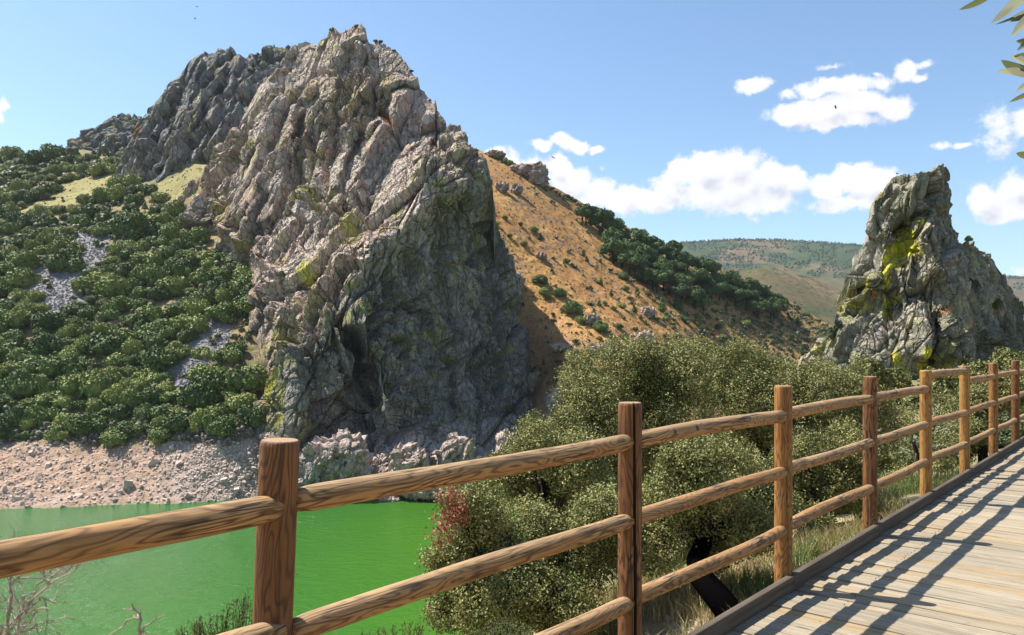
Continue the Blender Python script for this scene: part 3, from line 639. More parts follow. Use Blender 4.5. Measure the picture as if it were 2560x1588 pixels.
# ------------------------------------------------------------------ bushes of the left slope
from mathutils.bvhtree import BVHTree
def bvh(o):
    me = o.data; n = len(me.vertices); v = np.empty(n * 3, np.float32); me.vertices.foreach_get('co', v)
    m = len(me.polygons); l = np.empty(m * 4, np.int32); me.loops.foreach_get('vertex_index', l)
    return BVHTree.FromPolygons(v.reshape(-1, 3).tolist(), l.reshape(-1, 4).tolist())
EYE = Vector((0, 0, CZ))
def shoot(tree, px, py):
    d = Vector(((px - CX) / F, 1, (HY - py) / F)).normalized(); h = tree.ray_cast(EYE, d); return h[0]
TL, TR = bvh(left_hill), bvh(right_hill)
VEG = [(-60,385),(150,378),(330,392),(300,440),(420,480),(450,560),(560,640),(650,690),(665,760),(560,800),(545,850),(600,880),(640,960),(650,1070),(400,1100),(-60,1105)]
EXC = SCREE + MEADOW
def inp(x, y, polys): return any(poly_in(np.array([float(x)]), np.array([float(y)]), p)[0] for p in polys)
rb = random.Random(5)
BX = [(262,860,62,.80,'largest dark holm oak standing alone among paler bushes on the middle of the left slope'),
      (152,660,52,.3,'round holm oak sitting inside the bend of the grey scree'),
      (45,700,52,.5,'dark holm oak below the upper scree at the left edge'),(295,620,34,.2,'bright green round oak touching the right edge of the upper scree'),
      (630,742,46,.6,'holm oak bush at the foot of the crag nearest to its left flank'),(555,745,30,.7,'small dense oak left of the one at the foot of the crag'),
      (490,775,40,.85,'dark umbrella shaped oak near the middle of the green slope'),(560,890,44,.85,'open dark oak with visible stems below the orange soil'),
      (590,1010,48,.3,'bright oak bush at the lower right corner of the thicket beside the crag'),(566,945,42,.9,'very dark oak under the open oak beside the lower scree'),
      (500,880,34,.25,'bright green oak at the top of the lower scree'),(440,880,40,.3,'pale green oak left of the lower scree'),(330,575,62,.8,'broad dark clump of oak above the bright round oak beside the scree'),
      (90,770,30,.6,'small oak bush between the two arms of the upper scree'),(395,490,36,.9,'dark oak at the left foot of the great crag'),(160,385,22,.85,'lone oak on the skyline left of the small bluish crag'),
      (15,490,50,.8,'big shady oak at the left end of the grassy meadow'),(200,425,24,.8,'wide oak standing on the upper edge of the meadow'),(150,452,18,.6,'small oak bush in the middle of the grassy meadow'),(470,540,26,.95,'dark shrub against the lit foot of the crag')]
placed = [(x, y, r, q, lb) for x, y, r, q, lb in BX]
tries = 0
while len(placed) < 300 and tries < 30000:
    tries += 1
    x, y = rb.uniform(-50, 670), rb.uniform(385, 1085)
    if not inp(x, y, [VEG]) or inp(x, y + 8, EXC): continue
    k = (y - 380) / 700; r = (25 + 27 * k) * rb.uniform(.6, 1.45)
    if y > 1040: r *= .8
    if any((x - a) ** 2 + ((y - b) * 1.35) ** 2 < ((r + q) * .47) ** 2 for a, b, q, *_ in placed): continue
    placed.append((x, y, r, rb.random(), None))
def where(x, y, x0, x1, y0, y1):
    h = ('left end', 'left half', 'right half', 'right end')[min(3, max(0, int((x - x0) / (x1 - x0) * 4)))]
    return ('upper ' if y < (y0 + y1) / 2 else 'lower ') + h
def sized(r, a, b): return 'small' if r < a else ('medium' if r < b else 'large')
def bushlabel(x, y, r):
    a, b = 19 + 22 * (y - 380) / 700, 24 + 27 * (y - 380) / 700; z = sized(r, a, b)
    if y < 470: return (z + ' oak in the woods under the left skyline, ' + where(x, y, 0, 420, 385, 470), 'oaks of the upper woods')
    if y < 600: return (z + ' oak in the band below the grassy meadow, ' + where(x, y, 0, 560, 470, 600), 'oaks below the meadow')
    if x < 240 and y < 830: return (z + ' oak bordering the upper grey scree, ' + where(x, y, 0, 240, 600, 830), 'oaks around the upper scree')
    if y > 1000: return (z + ' oak in the row just above the bare shore, ' + where(x, y, 0, 650, 1000, 1080), 'oaks along the top of the shore')
    if x > 440: return (z + ' oak between the thicket and the foot of the crag, ' + where(x, y, 440, 650, 600, 1000), 'oaks near the foot of the crag')
    if y < 830: return (z + ' oak of the dense mid slope thicket, ' + where(x, y, 200, 440, 600, 830), 'oaks of the mid slope thicket')
    return (z + ' oak of the lower slope thicket, ' + where(x, y, 0, 440, 830, 1000), 'oaks of the lower thicket')
rotq = lambda: (0, 0, rb.uniform(0, 6.28))
for x, y, r, q, lb in placed:
    p = shoot(TL, x, y + r * .45)
    if p is None: continue
    d = p.y; rm = r * d / F
    o = link('holm_oak_bush', rb.choice(BUSH)); o.location = p - Vector((0, -rm * .3, rm * .18)); o.rotation_euler = rotq()
    o.scale = (rm * 1.12, rm * 1.12, rm * rb.uniform(.85, 1.5))
    if lb: tag(o, lb, 'bush')
    else: l, g_ = bushlabel(x, y, r); tag(o, l, 'bush', g_)
pts, szs = [], []
for i in range(1700):
    x, y = rb.uniform(-60, 700), rb.uniform(385, 1095)
    if not inp(x, y, [VEG] + SOIL) or (inp(x, y, EXC) and rb.random() < .93): continue
    p = shoot(TL, x, y)
    if p: pts.append(np.array(p)); szs.append(rb.uniform(6, 15) * p.y / F)
def blobproto(seed, nl=3, nq=60, size=.35):
    rng = np.random.default_rng(seed); Vs, Fs, off = [], [], 0
    for i in range(nl):
        v, f = ICO1; c = rng.normal(size=3) * .35; c[2] = abs(c[2]) + .25
        Vs.append(c + v * (.45 + .25 * rng.random()) * (.8 + .4 * rng.random((len(v), 1)))); Fs.append(f + off); off += len(v)
    d = rng.normal(size=(nq, 3)); d /= np.linalg.norm(d, axis=1, keepdims=True); d[:, 2] = np.abs(d[:, 2])
    v, f = quads_cloud(d * .8, d + rng.normal(size=d.shape) * .5, size, rng, .7); Vs.append(v); Fs.append(f + off)
    return np.concatenate(Vs), np.concatenate(Fs)
BLOB = [blobproto(300 + i) for i in range(5)]
scatter_stuff('undergrowth', BLOB, pts, szs, M_scrub, 61, 'low undergrowth filling gaps between the holm oak bushes', 'undergrowth')

# ------------------------------------------------------------------ shore stones and scree
def shore_pts(n, lo, hi, cond, seed):
    r_ = random.Random(seed); out = []
    while len(out) < n:
        x, y = r_.uniform(-60, 780), r_.uniform(1075, 1268)
        k = math.exp(-((x - 590) / 120) ** 2 - ((y - 1170) / 60) ** 2) + .22 + .35 * math.exp(-((x - 30) / 90) ** 2 - ((y - 1230) / 30) ** 2)
        if r_.random() > k * cond: continue
        p = shoot(TL, x, y)
        if p is None or p.z < WZ - .2: continue
        out.append((np.array(p), (lo + (hi - lo) * r_.random() ** 3) * p.y / F, x, y))
    return out
q = shore_pts(6500, 1.6, 6.0, 1.0, 71)
scatter_stuff('shore_rubble', [(v, f) for v, f in STONE], [a[0] for a in q], [a[1] for a in q], M_stone, 72, 'small pale stones strewn over the bare shore', 'rubble')
bigs = [(385,1160,16),(120,1165,11),(40,1250,12),(75,1240,11),(195,1240,12),(300,1232,10),(320,1215,20),(215,1170,9),(430,1120,11),(450,1160,12),(590,1230,14),(560,1205,12),(540,1135,12),(500,1080,12),(470,1240,13),(620,1195,12)]
i = 0; r2 = random.Random(8)
for x, y, s_ in bigs:
    p = shoot(TL, x, y); rm = s_ * p.y / F
    o = link('boulder', STONEM[i % 8]); o.location = p + Vector((0, 0, rm * .15)); o.rotation_euler = (r2.uniform(-.4, .4), r2.uniform(-.4, .4), r2.uniform(0, 6)); o.scale = (rm * 1.1, rm, rm)
    if (x, y) == (385,1160): lb = 'tallest blocky grey boulder in the upper middle of the shore'
    elif (x, y) == (320,1215): lb = 'wide sharp edged white boulder low in the middle of the shore'
    else: lb = None
    if lb: tag(o, lb, 'boulder')
    else: tag(o, 'large pale boulder lying among rubble on the bare shore', 'boulder', 'large boulders on the shore')
    i += 1
for p, s_, x, y in shore_pts(230, 5, 11, 1.0, 73):
    o = link('boulder', STONEM[i % 8]); o.location = p + np.array((0, 0, s_ * .2)); o.rotation_euler = (r2.uniform(-.5, .5), r2.uniform(-.5, .5), r2.uniform(0, 6)); o.scale = (s_, s_, s_)
    if x > 430: tag(o, sized(s_ / p[1] * F, 6.2, 8) + ' stone block in the boulder pile by the first post, ' + where(x, y, 430, 740, 1090, 1240), 'boulder', 'blocks of the pile by the crag')
    else: tag(o, sized(s_ / p[1] * F, 6.2, 8) + ' stone block on the gravelly left shore, ' + where(x, y, 0, 430, 1090, 1260), 'boulder', 'blocks scattered on the shore')
    i += 1
pts, szs = [], []
r2 = random.Random(9)
while len(pts) < 3200:
    x, y = r2.uniform(60, 600), r2.uniform(570, 1050)
    if not inp(x, y, SCREE): continue
    p = shoot(TL, x, y)
    if p: pts.append(np.array(p)); szs.append(r2.uniform(1.5, 4.2) * p.y / F)
scatter_stuff('scree', [(v, f) for v, f in STONE], pts, szs, M_scree, 74, 'grey scree running down between the oaks', 'scree')

pts, szs = [], []
for i in range(420):
    x = r2.uniform(-40, 660); y = r2.gauss(1086, 9) - 6 * math.sin(x / 50.)
    p = shoot(TL, x, y)
    if p: pts.append(np.array(p)); szs.append(r2.uniform(5, 12) * p.y / F)
M_brush = leaf_mat('dry_brush_twigs', (.09, .075, .06), (.15, .125, .10), (.22, .19, .155), nsc=.5)
scatter_stuff('dry_brush', BLOB, pts, szs, M_brush, 78, 'greyish leafless brush along the upper edge of the shore', 'brush')
pts, szs = [], []
for i in range(3000):
    x, y = r2.uniform(-50, 640), r2.uniform(385, 860)
    if not inp(x, y, MEADOW + SOIL): continue
    p = shoot(TL, x, y)
    if p: pts.append(np.array(p)); szs.append(r2.uniform(1.5, 4) * p.y / F)
TUFT = [(np.array([[-.9,0,0],[.2,.9,0],[.6,-.8,0],[.1,.1,.9],[-.5,.5,.6],[.5,.3,.5]]), np.array([[0,2,3],[2,1,5],[0,3,4],[1,0,4],[3,5,4],[5,1,4],[2,5,3]]))]
scatter_stuff('meadow_tufts', TUFT, pts, szs, M_tuft, 79, 'dry grass tufts on the meadow and the bare soil of the left slope', 'dry grass', upright=True)
# ------------------------------------------------------------------ rock outcrops
def outcrop(px, py, rx, ry, d, label, seed, pal, phi=.4, name='rock_outcrop', sub=5, depth=1.0, amp=1.0, z0=None):
    v, f = ico(sub); v = np.sign(v) * np.abs(v) ** .8
    k = d / F; c = np.array(P(px, py, d)); sc = np.array([rx * k, (rx + ry) * .5 * k * depth, ry * k])
    n = v / np.linalg.norm(v, axis=1, keepdims=True); Pw = c + v * sc; m = min(rx, ry) * k
    disp, ti, ed = relief(Pw[None], n[None], [(m * 1.3, m * .5, m * .8, m * .20, 1.0, m * .08), (m * .5, m * .22, m * .3, m * .09, 1.0, m * .05), (m * .2, m * .1, m * .14, m * .012, 1, m * .01)], phi, seed=seed, warp=m * .4)
    w_ = Pw / m * 3
    disp = disp[0] + (fbm(w_[:, 0] * .5, w_[:, 1] * .5, w_[:, 2] * .5, 4, seed) - .5) * m * .18
    V = Pw + n * disp[:, None] * amp
    b = fbm(w_[:, 0], w_[:, 1], w_[:, 2], 4, seed + 2); t_ = sstep(.35, .65, b + .2 * ti[0])[:, None]
    C = np.array(pal[0]) * (1 - t_) + np.array(pal[1]) * t_
    C = C * (.8 + .4 * fbm(w_[:, 0] * 3, w_[:, 1] * 3, w_[:, 2] * 3, 3, seed + 3))[:, None]
    o = link(name, npmesh(name, V, f, False, C), M_outcrop); tag(o, label, 'rock'); return o
PL = [(.34, .26, .215), (.47, .37, .315)]; PD = [(.24, .22, .19), (.33, .29, .25)]; PB = [(.30, .22, .17), (.40, .32, .26)]
outcrop(850,1150,75,62, 203, 'ribbed pale rock buttress standing in front of the dark cleft at the water', 401, PL, .5)
outcrop(790,1185,45,45, 201, 'low grey lump at the left side of the ribbed buttress', 402, PD, .5)
outcrop(1020,1165,52,48, 203, 'rounded white rock in the middle of the shoreline rocks', 403, PL, .5)
outcrop(1140,1135,46,42, 208, 'pointed pinkish white rock at the right of the shoreline rocks', 404, PL, .6)
outcrop(965,1190,22,20, 200, 'small white block between the buttress and the rounded rock', 405, PL, .3, sub=4)
outcrop(1060,1225,60,22, 199, 'long low rock just above the water under the top rail', 406, PL, .2)
outcrop(975,1250,26,9, 197, 'flat pale rock islet at the edge of the green water', 407, PL, .2, sub=4)
outcrop(1120,1240,40,14, 199, 'dark wet rock ledge touching the water left of the oak tree', 408, PD, .2, sub=4)
outcrop(1265,1120,24,42, 214, 'slim pale rock half hidden behind the top of the oak tree', 409, PL, .5, sub=4)
outcrop(1405,1030,38,50, 262, 'brownish rock knob at the dark mouth of the gorge', 410, [(.34,.27,.22),(.44,.36,.31)], .5)
outcrop(1445,1065,16,26, 255, 'small bluish rock beside the brownish knob', 411, PD, .3, sub=4)
outcrop(700,1092,50,14, 214, 'pale rock shelf behind the top of the nearest post', 412, PL, .2, sub=4)
hr_rocks = [(1322,430,48,20,458,'dark rock rib on the skyline of the orange hill'),(1345,450,26,20,455,'blunt end of the rock rib on the orange hill skyline'),
  (1238,388,26,10,468,'ragged rocks at the very top of the orange hill'),(1255,470,16,14,440,'dark broken rock near the top of the orange hill by the peak'),(1290,475,14,12,440,'dark rock right of the broken one near the top of the hill'),
  (1352,640,14,9,360,'dark rock in the dry grass of the mid hill'),(1610,848,24,20,296,'pale grey rock poking up behind the oak canopy'),(1510,872,34,12,292,'low brown rock just above the oak canopy'),
  (1480,800,20,16,305,'rock with bushes low on the orange hill'),(1400,870,26,12,300,'flat brown rock at the shadow edge of the orange hill'),(1290,705,20,22,340,'rock spur at the edge of the great shadow'),(1620,780,20,12,325,'grey rocks among the lower hill shrubs')]
for i, (x, y, rx, ry, d, lb) in enumerate(hr_rocks):
    h = shoot(TR, x, min(y + ry * .6, 1000)); dd = h.y if h else d
    outcrop(x, y, rx, ry, dd, lb, 420 + i, PB if i not in (6, 11) else PL, .5, sub=4, amp=1.2)

# ------------------------------------------------------------------ plants of the orange hill
def ridge(x): return float(interp(RS_top, x))
def place(px, py, r, protos, name, label, cat, group, hz=1.2, tree=TR, sink=.15):
    p = shoot(tree, px, py + r * .4)
    if p is None: return
    rm = r * p.y / F; o = link(name, rb.choice(protos)); o.location = p - Vector((0, 0, rm * sink)); o.rotation_euler = rotq(); o.scale = (rm, rm, rm * hz)
    return tag(o, label, cat, group)
trunkme = None
def pine(px, py, r, label, group):
    global trunkme
    p = shoot(TR, px, py + r * 1.1) or shoot(TR, px, py + r * 1.6)
    if p is None: return
    rm = r * p.y / F; t_ = empty('pine_tree', p - Vector((0, 0, rm * .2))); tag(t_, label, 'pine tree', group)
    c = link('crown', rb.choice(PINEC), None, t_); c.location = (0, 0, rm * rb.uniform(.55, .9)); c.scale = (rm, rm, rm * rb.uniform(.9, 1.3)); c.rotation_euler = rotq()
    if trunkme is None:
        m_ = MB(); m_.tube([(0, 0, 0), (.03, 0, .5), (0, .04, 1.2)], [.07, .055, .03], 6); trunkme = m_.build('trunk', M_bark, t_); k = trunkme
    else: k = link('trunk', trunkme.data, None, t_)
    k.scale = (rm, rm, rm * 1.2)
pin_pts = []
for x in range(1455, 1960, 15):
    f_ = (x - 1455) / 505.
    for j in range(3 if x < 1760 else 2):
        yy = ridge(x) + rb.uniform(4, 24) + j * rb.uniform(18, 32) * (1 + .6 * math.sin(f_ * 3.14))
        if x < 1520 and j > 0: continue
        pin_pts.append((x + rb.uniform(-9, 9), yy, rb.uniform(24, 36) * (1.15 - .25 * f_)))
for x, y, r in pin_pts:
    if abs(x - 1740) < 12 and y < ridge(x) + 20: continue
    l = sized(r, 27, 34) + (' pine in the row along the ridge of the orange hill, ' if y < ridge(x) + 32 else ' pine on the slope below the ridge row, ') + where(x, y, 1455, 1960, 0, 1e5)[6:]
    pine(x, y, r, l, 'pines along the ridge' if y < ridge(x) + 32 else 'pines below the ridge')
pine(1744, 615, 20, 'lone pine sticking up highest above the ridge line', None)
pine(1690, 722, 24, 'isolated dark pine in the dry grass below the ridge pines', None)
for x in range(1240, 1320, 11): place(x, ridge(x) - 2, rb.uniform(9, 14), BUSH, 'hill_bush', 'green bush on the skyline beside the rock rib of the orange hill', 'bush', 'bushes beside the rock rib', 1.1)
for x in range(1375, 1560, 9): place(x + rb.uniform(-4, 4), ridge(x) + rb.uniform(0, 16), rb.uniform(6, 13) * (.6 + .6 * (x - 1375) / 185), BUSH, 'hill_bush', 'low green bush on the upper edge of the orange hill', 'bush', 'bushes on the upper hill edge', 1.0)
EXR = [(1338,575,18,'round dark bush alone on the upper dry grass'),(1350,596,12,'small bright juniper right below the round dark bush'),(1415,652,12,'grey green bush in the open grass of the mid hill'),(1458,636,10,'upper of two small junipers in the open grass'),
  (1466,650,9,'lower of two small junipers in the open grass'),(1352,700,26,'pale green oak at the edge of the great shadow'),(1362,730,24,'dark oak just below the pale green one'),(1398,732,24,'dark round oak right of the other dark oak on the lower hill'),
  (1430,770,36,'largest green oak of the lower orange hill'),(1455,800,22,'greyish shrub under the largest oak of the hill'),(1500,815,28,'dark bush beside the rocks low on the hill'),(1560,690,22,'dark bush among dry grass left of the pine group'),
  (1693,765,18,'bright conical juniper in the middle of the lower hill'),(1745,805,20,'bright pointed juniper right of the rocky strip'),(1752,838,18,'dark green juniper directly under the bright pointed one'),(1655,770,22,'broad green bush left of the bright conical juniper'),(1690,840,16,'greenish bush just over the oak canopy')]
hp = []
for x, y, r, lb in EXR:
    place(x, y, r, JUNI if 'juniper' in lb else BUSH, 'hill_bush' if 'juniper' not in lb else 'juniper', lb, 'bush' if 'juniper' not in lb else 'juniper', None, 1.0); hp.append((x, y, r))
tries = 0
while len(hp) < 215 and tries < 9000:
    tries += 1
    x, y = rb.uniform(1250, 2120), rb.uniform(480, 960)
    if y < ridge(x) + 25: continue
    g1 = sstep(1300, 1900, np.array(x)) * .9 + sstep(640, 900, np.array(y)) * .5 - .25
    if rb.random() > g1: continue
    r = rb.uniform(6, 17) * (.8 + .5 * min(1, max(0, (x - 1400) / 500)))
    if any((x - a) ** 2 + (y - b) ** 2 < ((r + q_) * .75) ** 2 for a, b, q_ in hp): continue
    hp.append((x, y, r)); t_ = rb.random()
    reg = 'left' if x < 1560 else ('mid' if x < 1800 else 'right')
    if t_ < .25: place(x, y, r * .7, JUNI, 'juniper', sized(r, 11, 16) + ' juniper on the orange hill, ' + where(x, y, 1250, 2100, ridge(x), 960), 'juniper', 'junipers of the orange hill', 1.1)
    else: place(x, y, r, BUSH if t_ < .6 else SCRUB, 'hill_bush', sized(r, 11, 16) + (' green' if t_ < .6 else ' greyish') + ' shrub on the orange hill, ' + where(x, y, 1250, 2100, ridge(x), 960), 'bush', 'shrubs of the orange hill', 1.0)
for x, y, r in [(1218,520,16),(1240,560,12),(1262,545,10),(1232,600,16),(1275,590,10),(1300,560,10),(1310,610,13)]:
    place(x, y, r, BUSH, 'hill_bush', 'dark bush close to the right flank of the great peak', 'bush', 'bushes along the flank of the peak', 1.1)
pts, szs = [], []
for i in range(5200):
    x = rb.uniform(1225, 2150); y = rb.uniform(ridge(x) + 3, 960); p = shoot(TR, x, y)
    if p: pts.append(np.array(p)); szs.append(rb.uniform(1.2, 4.2) * p.y / F)
LOWB = [(np.array([[-.9,0,0],[.2,.9,0],[.6,-.8,0],[.1,.1,.9],[-.5,.5,.6],[.5,.3,.5]]), np.array([[0,2,3],[2,1,5],[0,3,4],[1,0,4],[3,5,4],[5,1,4],[2,5,3]]))]
scatter_stuff('dry_tufts', LOWB, pts, szs, M_tuft, 81, 'dry grass tufts and heath dotting the orange hill', 'dry grass', upright=True)
pts, szs = [], []
for i in range(2200):
    x = rb.uniform(1300, 2150); y = rb.uniform(ridge(x) + 3, 960)
    if rb.random() > .08 + .92 * ((x - 1300) / 850) ** 1.3: continue
    p = shoot(TR, x, y)
    if p: pts.append(np.array(p)); szs.append(rb.uniform(3, 8) * p.y / F)
scatter_stuff('hill_scrub', BLOB, pts, szs, M_scrub, 82, 'low green scrub between the shrubs of the orange hill', 'scrub')
# woods of the far hill, brush of the middle one
pts, szs = [], []
rf = random.Random(12)
for i in range(9000):
    x = rf.uniform(1600, 2620); top = float(interp([(1300,640),(1650,616),(1700,608),(1760,603),(1850,599),(1950,600),(2050,606),(2150,612),(2300,655),(2420,688),(2560,694),(2900,690)], x))
    y = rf.uniform(top - 1, top + 100) if rf.random() > .08 else rf.uniform(top - 1, top + 4)
    n_ = float(vn(np.array(x / 30.), np.array(y / 9.), np.array(0.), 5))
    if n_ < .33 + .35 * max(0, (y - 655) / 60.) and y > top + 4: continue
    d = float(tpF(x, y)); pts.append(np.array(P(x, y, d))); szs.append(rf.uniform(1.6, 3.6) * d / F)
pm, zm = [], []
for i in range(3500):
    x = rf.uniform(1660, 2250); top = float(interp([(1500,790),(1700,738),(1780,705),(1850,680),(1905,664),(1960,672),(2020,690),(2090,720),(2170,765),(2260,800)], x)); y = rf.uniform(top + 2, top + 160)
    if float(vn(np.array(x / 22.), np.array(y / 12.), np.array(3.), 8)) < .42: continue
    d = float(tpM(x, y)); pm.append(np.array(P(x, y, d))); zm.append(rf.uniform(1.0, 2.6) * d / F)
scatter_stuff('middle_hill_brush', LOWB, pm, zm, M_scrub, 84, 'low brush dotting the brown hill in the middle distance', 'brush', upright=True)
scatter_stuff('far_wood', LOWB, pts, szs, M_farwood, 83, 'bluish green wood covering the far hill', 'wood', sz=(1, 1, 1.5), upright=True)

# ================================================================== boardwalk, fence and near plants
DZ = -0.0
def fl(s_, off=0.0, z=0.0):
    """point s_ metres along the fence line, off metres towards the walkway"""
    # the line passes x = -2.76 at y = 0 and runs along (UX, UY)
    return Vector((-2.76 + s_ * UX + off * UY, s_ * UY - off * UX, z))
ANG = math.atan2(UY, UX)
SP = [(2.4 + 1.493 * k) / UY for k in range(-2, 11)]        # post stations
def wood_mat(name, dark, mid, light, pale, seed=0.0, axis=2):
    m, t = newmat(name)
    tc_ = t.add('ShaderNodeTexCoord'); oi = t.add('ShaderNodeObjectInfo'); rnd = t.math('MULTIPLY', oi.outputs['Random'], 37.0)
    ofs = t.add('ShaderNodeCombineXYZ', ins={0: rnd, 1: rnd, 2: rnd}).outputs[0]
    sc = [1, 1, 1]; sc[axis] = .16
    p = t.vmath('ADD', t.vmath('MULTIPLY', tc_.outputs['Object'], tuple(sc)), ofs)
    n0 = t.noise(p, 7.0, 3, .5, .3)
    rings = t.math('FRACT', t.math('MULTIPLY', n0, 23.0))                       # contour lines of stretched noise = cut growth rings
    line = t.ramp(rings, [(0, 1), (.10, .75), (.30, .0), (.72, .12), (.92, .9), (1, 1)])
    sc2 = [60, 60, 60]; sc2[axis] = 1.6
    fine = t.noise(t.vmath('ADD', t.vmath('MULTIPLY', tc_.outputs['Object'], tuple(sc2)), ofs), 1.0, 4, .6)
    big = t.noise(t.vmath('ADD', t.vmath('MULTIPLY', tc_.outputs['Object'], (1, 1, 1)), ofs), 2.6, 3, .5)
    c = t.mix(t.math('MULTIPLY', t.math('MULTIPLY', line, .95), t.ramp(big, [(.3, .6), (.65, 1)])), t.mix(t.ramp(big, [(.35, 0), (.65, 1)]), mid, light), dark)
    c = t.mix(t.ramp(fine, [(.50, 0), (.68, .65)]), c, dark)
    hv = t.math('ADD', t.math('MULTIPLY', oi.outputs['Random'], .5), t.math('MULTIPLY', big, .8))
    g = t.add('ShaderNodeNewGeometry'); nz = t.add('ShaderNodeSeparateXYZ', ins={0: g.outputs['Normal']}).outputs[2]
    # sun bleached, greyed upper side
    gre = t.math('MULTIPLY', t.maprange(nz, .1, .9), t.ramp(hv, [(.35, .15), (.75, .8)]))
    c = t.mix(t.math('MULTIPLY', gre, .6), c, t.mix(fine, pale, tuple(x * .62 for x in pale)))
    # knots
    vo = t.add('ShaderNodeTexVoronoi', ins={'Vector': t.vmath('ADD', t.vmath('MULTIPLY', tc_.outputs['Object'], (8.0, 8.0, 8.0)), ofs), 'Scale': 1.0})
    kd = t.math('MULTIPLY', vo.outputs['Distance'], 1.0)
    sel = t.add('ShaderNodeSeparateColor', ins={0: vo.outputs['Color']}).outputs[0]
    kn = t.math('MULTIPLY', t.ramp(kd, [(.0, 1), (.13, 1), (.17, 0)]), t.math('GREATER_THAN', sel, .80))
    c = t.mix(t.math('MULTIPLY', kn, .85), c, (.035, .022, .014))
    # long drying cracks
    sc3 = [26, 26, 26]; sc3[axis] = 1.1
    ck = t.noise(t.vmath('ADD', t.vmath('MULTIPLY', tc_.outputs['Object'], tuple(sc3)), ofs), 1.0, 2, .5)
    ckm = t.ramp(t.math('ABSOLUTE', t.math('SUBTRACT', ck, .5)), [(0, 1), (.018, .9), (.034, 0)])
    ckm = t.math('MULTIPLY', ckm, t.ramp(big, [(.45, 0), (.6, 1)]))
    c = t.mix(t.math('MULTIPLY', ckm, .85), c, (.02, .014, .010))
    h = t.math('SUBTRACT', t.math('MULTIPLY', fine, .4), t.math('ADD', t.math('MULTIPLY', line, .25), t.math('ADD', ckm, kn)))
    finish(t, c, .72, h, .45, .004, .3); return m
M_post = wood_mat('post_wood', (.060, .020, .006), (.29, .130, .036), (.38, .185, .052), (.36, .25, .15))
M_postd = wood_mat('dark_post_wood', (.028, .011, .005), (.165, .068, .022), (.26, .115, .038), (.27, .17, .10))
M_posty = wood_mat('yellow_post_wood', (.16, .060, .012), (.36, .185, .050), (.42, .230, .068), (.46, .32, .18))
M_rail = wood_mat('rail_wood', (.065, .026, .009), (.33, .165, .055), (.42, .225, .085), (.46, .34, .20), axis=0)
# end grain
M_end, t = newmat('end_grain'); tcn = t.add('ShaderNodeTexCoord'); oi = t.add('ShaderNodeObjectInfo')
pp = t.vmath('MULTIPLY', tcn.outputs['Object'], (1, 1, 0)); nn_ = t.vmath('SCALE', t.vmath('SUBTRACT', t.add('ShaderNodeTexNoise', ins={'Vector': pp, 'Scale': 14.0}).outputs['Color'], (.5, .5, .5)), scale=.02)
ln = t.n.new('ShaderNodeVectorMath'); ln.operation = 'LENGTH'; t.l.new(t.vmath('ADD', pp, nn_), ln.inputs[0])
rg = t.ramp(t.math('FRACT', t.math('MULTIPLY', ln.outputs['Value'], 130.0)), [(0, 1), (.35, 0), (1, .6)])
sp_ = t.add('ShaderNodeSeparateXYZ', ins={0: pp}); an = t.math('MULTIPLY', t.math('ARCTAN2', sp_.outputs[0], sp_.outputs[1]), 2.4)
cr = t.ramp(t.math('ABSOLUTE', t.math('SUBTRACT', t.math('FRACT', t.math('ADD', an, t.noise(pp, 9, 2, .5))), .5)), [(0, 1), (.03, .8), (.06, 0)])
c = t.mix(t.math('MULTIPLY', rg, .45), (.36, .235, .135), (.17, .095, .045)); c = t.mix(t.math('MULTIPLY', cr, .8), c, (.04, .025, .015)); finish(t, c, .8, rg, .3, .002)

M_crack = plain('crack_inside', (.030, .018, .010), .95, .2)
fence = empty('wooden_fence', fl(SP[1])); tag(fence, 'three rail fence of round brown logs running along the boardwalk', 'fence')
bpy.context.view_layer.update()
FI = Matrix.Translation(-fence.location)
def addpart(o, mw):                       # place a part by its world matrix under the fence Empty
    o.parent = fence; o.matrix_local = FI @ mw; return o
H_TOP = 1.40
def postmesh(seed, groove=None, flat=True):
    rng = random.Random(seed); seg, v, f = 90, [], []
    zs = [-.75, -.4, -.1, .1, .3, .5, .7, .9, 1.1, 1.25, H_TOP - .018, H_TOP - .006, H_TOP]
    rr = [1, 1, 1, 1, 1, 1, 1, 1, 1, 1, 1, .965, .90]
    flats = [(rng.uniform(0, 6.28), rng.uniform(.93, .97)) for _ in range(2)]
    for z, r in zip(zs, rr):
        for k in range(seg):
            th = 2 * math.pi * k / seg; R_ = .0595 * r * (1 + .008 * math.sin(3 * th + z * 2 + seed) + .006 * math.sin(5 * th - z * 3))
            for a, c_ in flats:
                dd = math.cos(th - a)
                if dd > c_: R_ *= c_ / dd
            if groove is not None:
                dth = (th - groove - .05 * math.sin(z * 4) + math.pi) % (2 * math.pi) - math.pi
                if abs(dth) < .075: R_ *= .55
            v.append((R_ * math.cos(th), R_ * math.sin(th), z))
    n = len(zs)
    for i in range(n - 1):
        for k in range(seg): f.append((i * seg + k, i * seg + (k + 1) % seg, (i + 1) * seg + (k + 1) % seg, (i + 1) * seg + k))
    v.append((0, 0, H_TOP + .001)); c0 = len(v) - 1
    for k in range(seg): f.append(((n - 1) * seg + k, (n - 1) * seg + (k + 1) % seg, c0))
    me = bpy.data.meshes.new('post'); me.from_pydata(v, [], f); me.update()
    sm = [True] * len(f)
    for i in range(len(f) - seg, len(f)): sm[i] = False
    me.polygons.foreach_set('use_smooth', sm); return me, seg
PM = {1: M_postd, 2: M_postd, 3: M_post, 4: M_postd, 5: M_posty, 6: M_posty, 7: M_post}
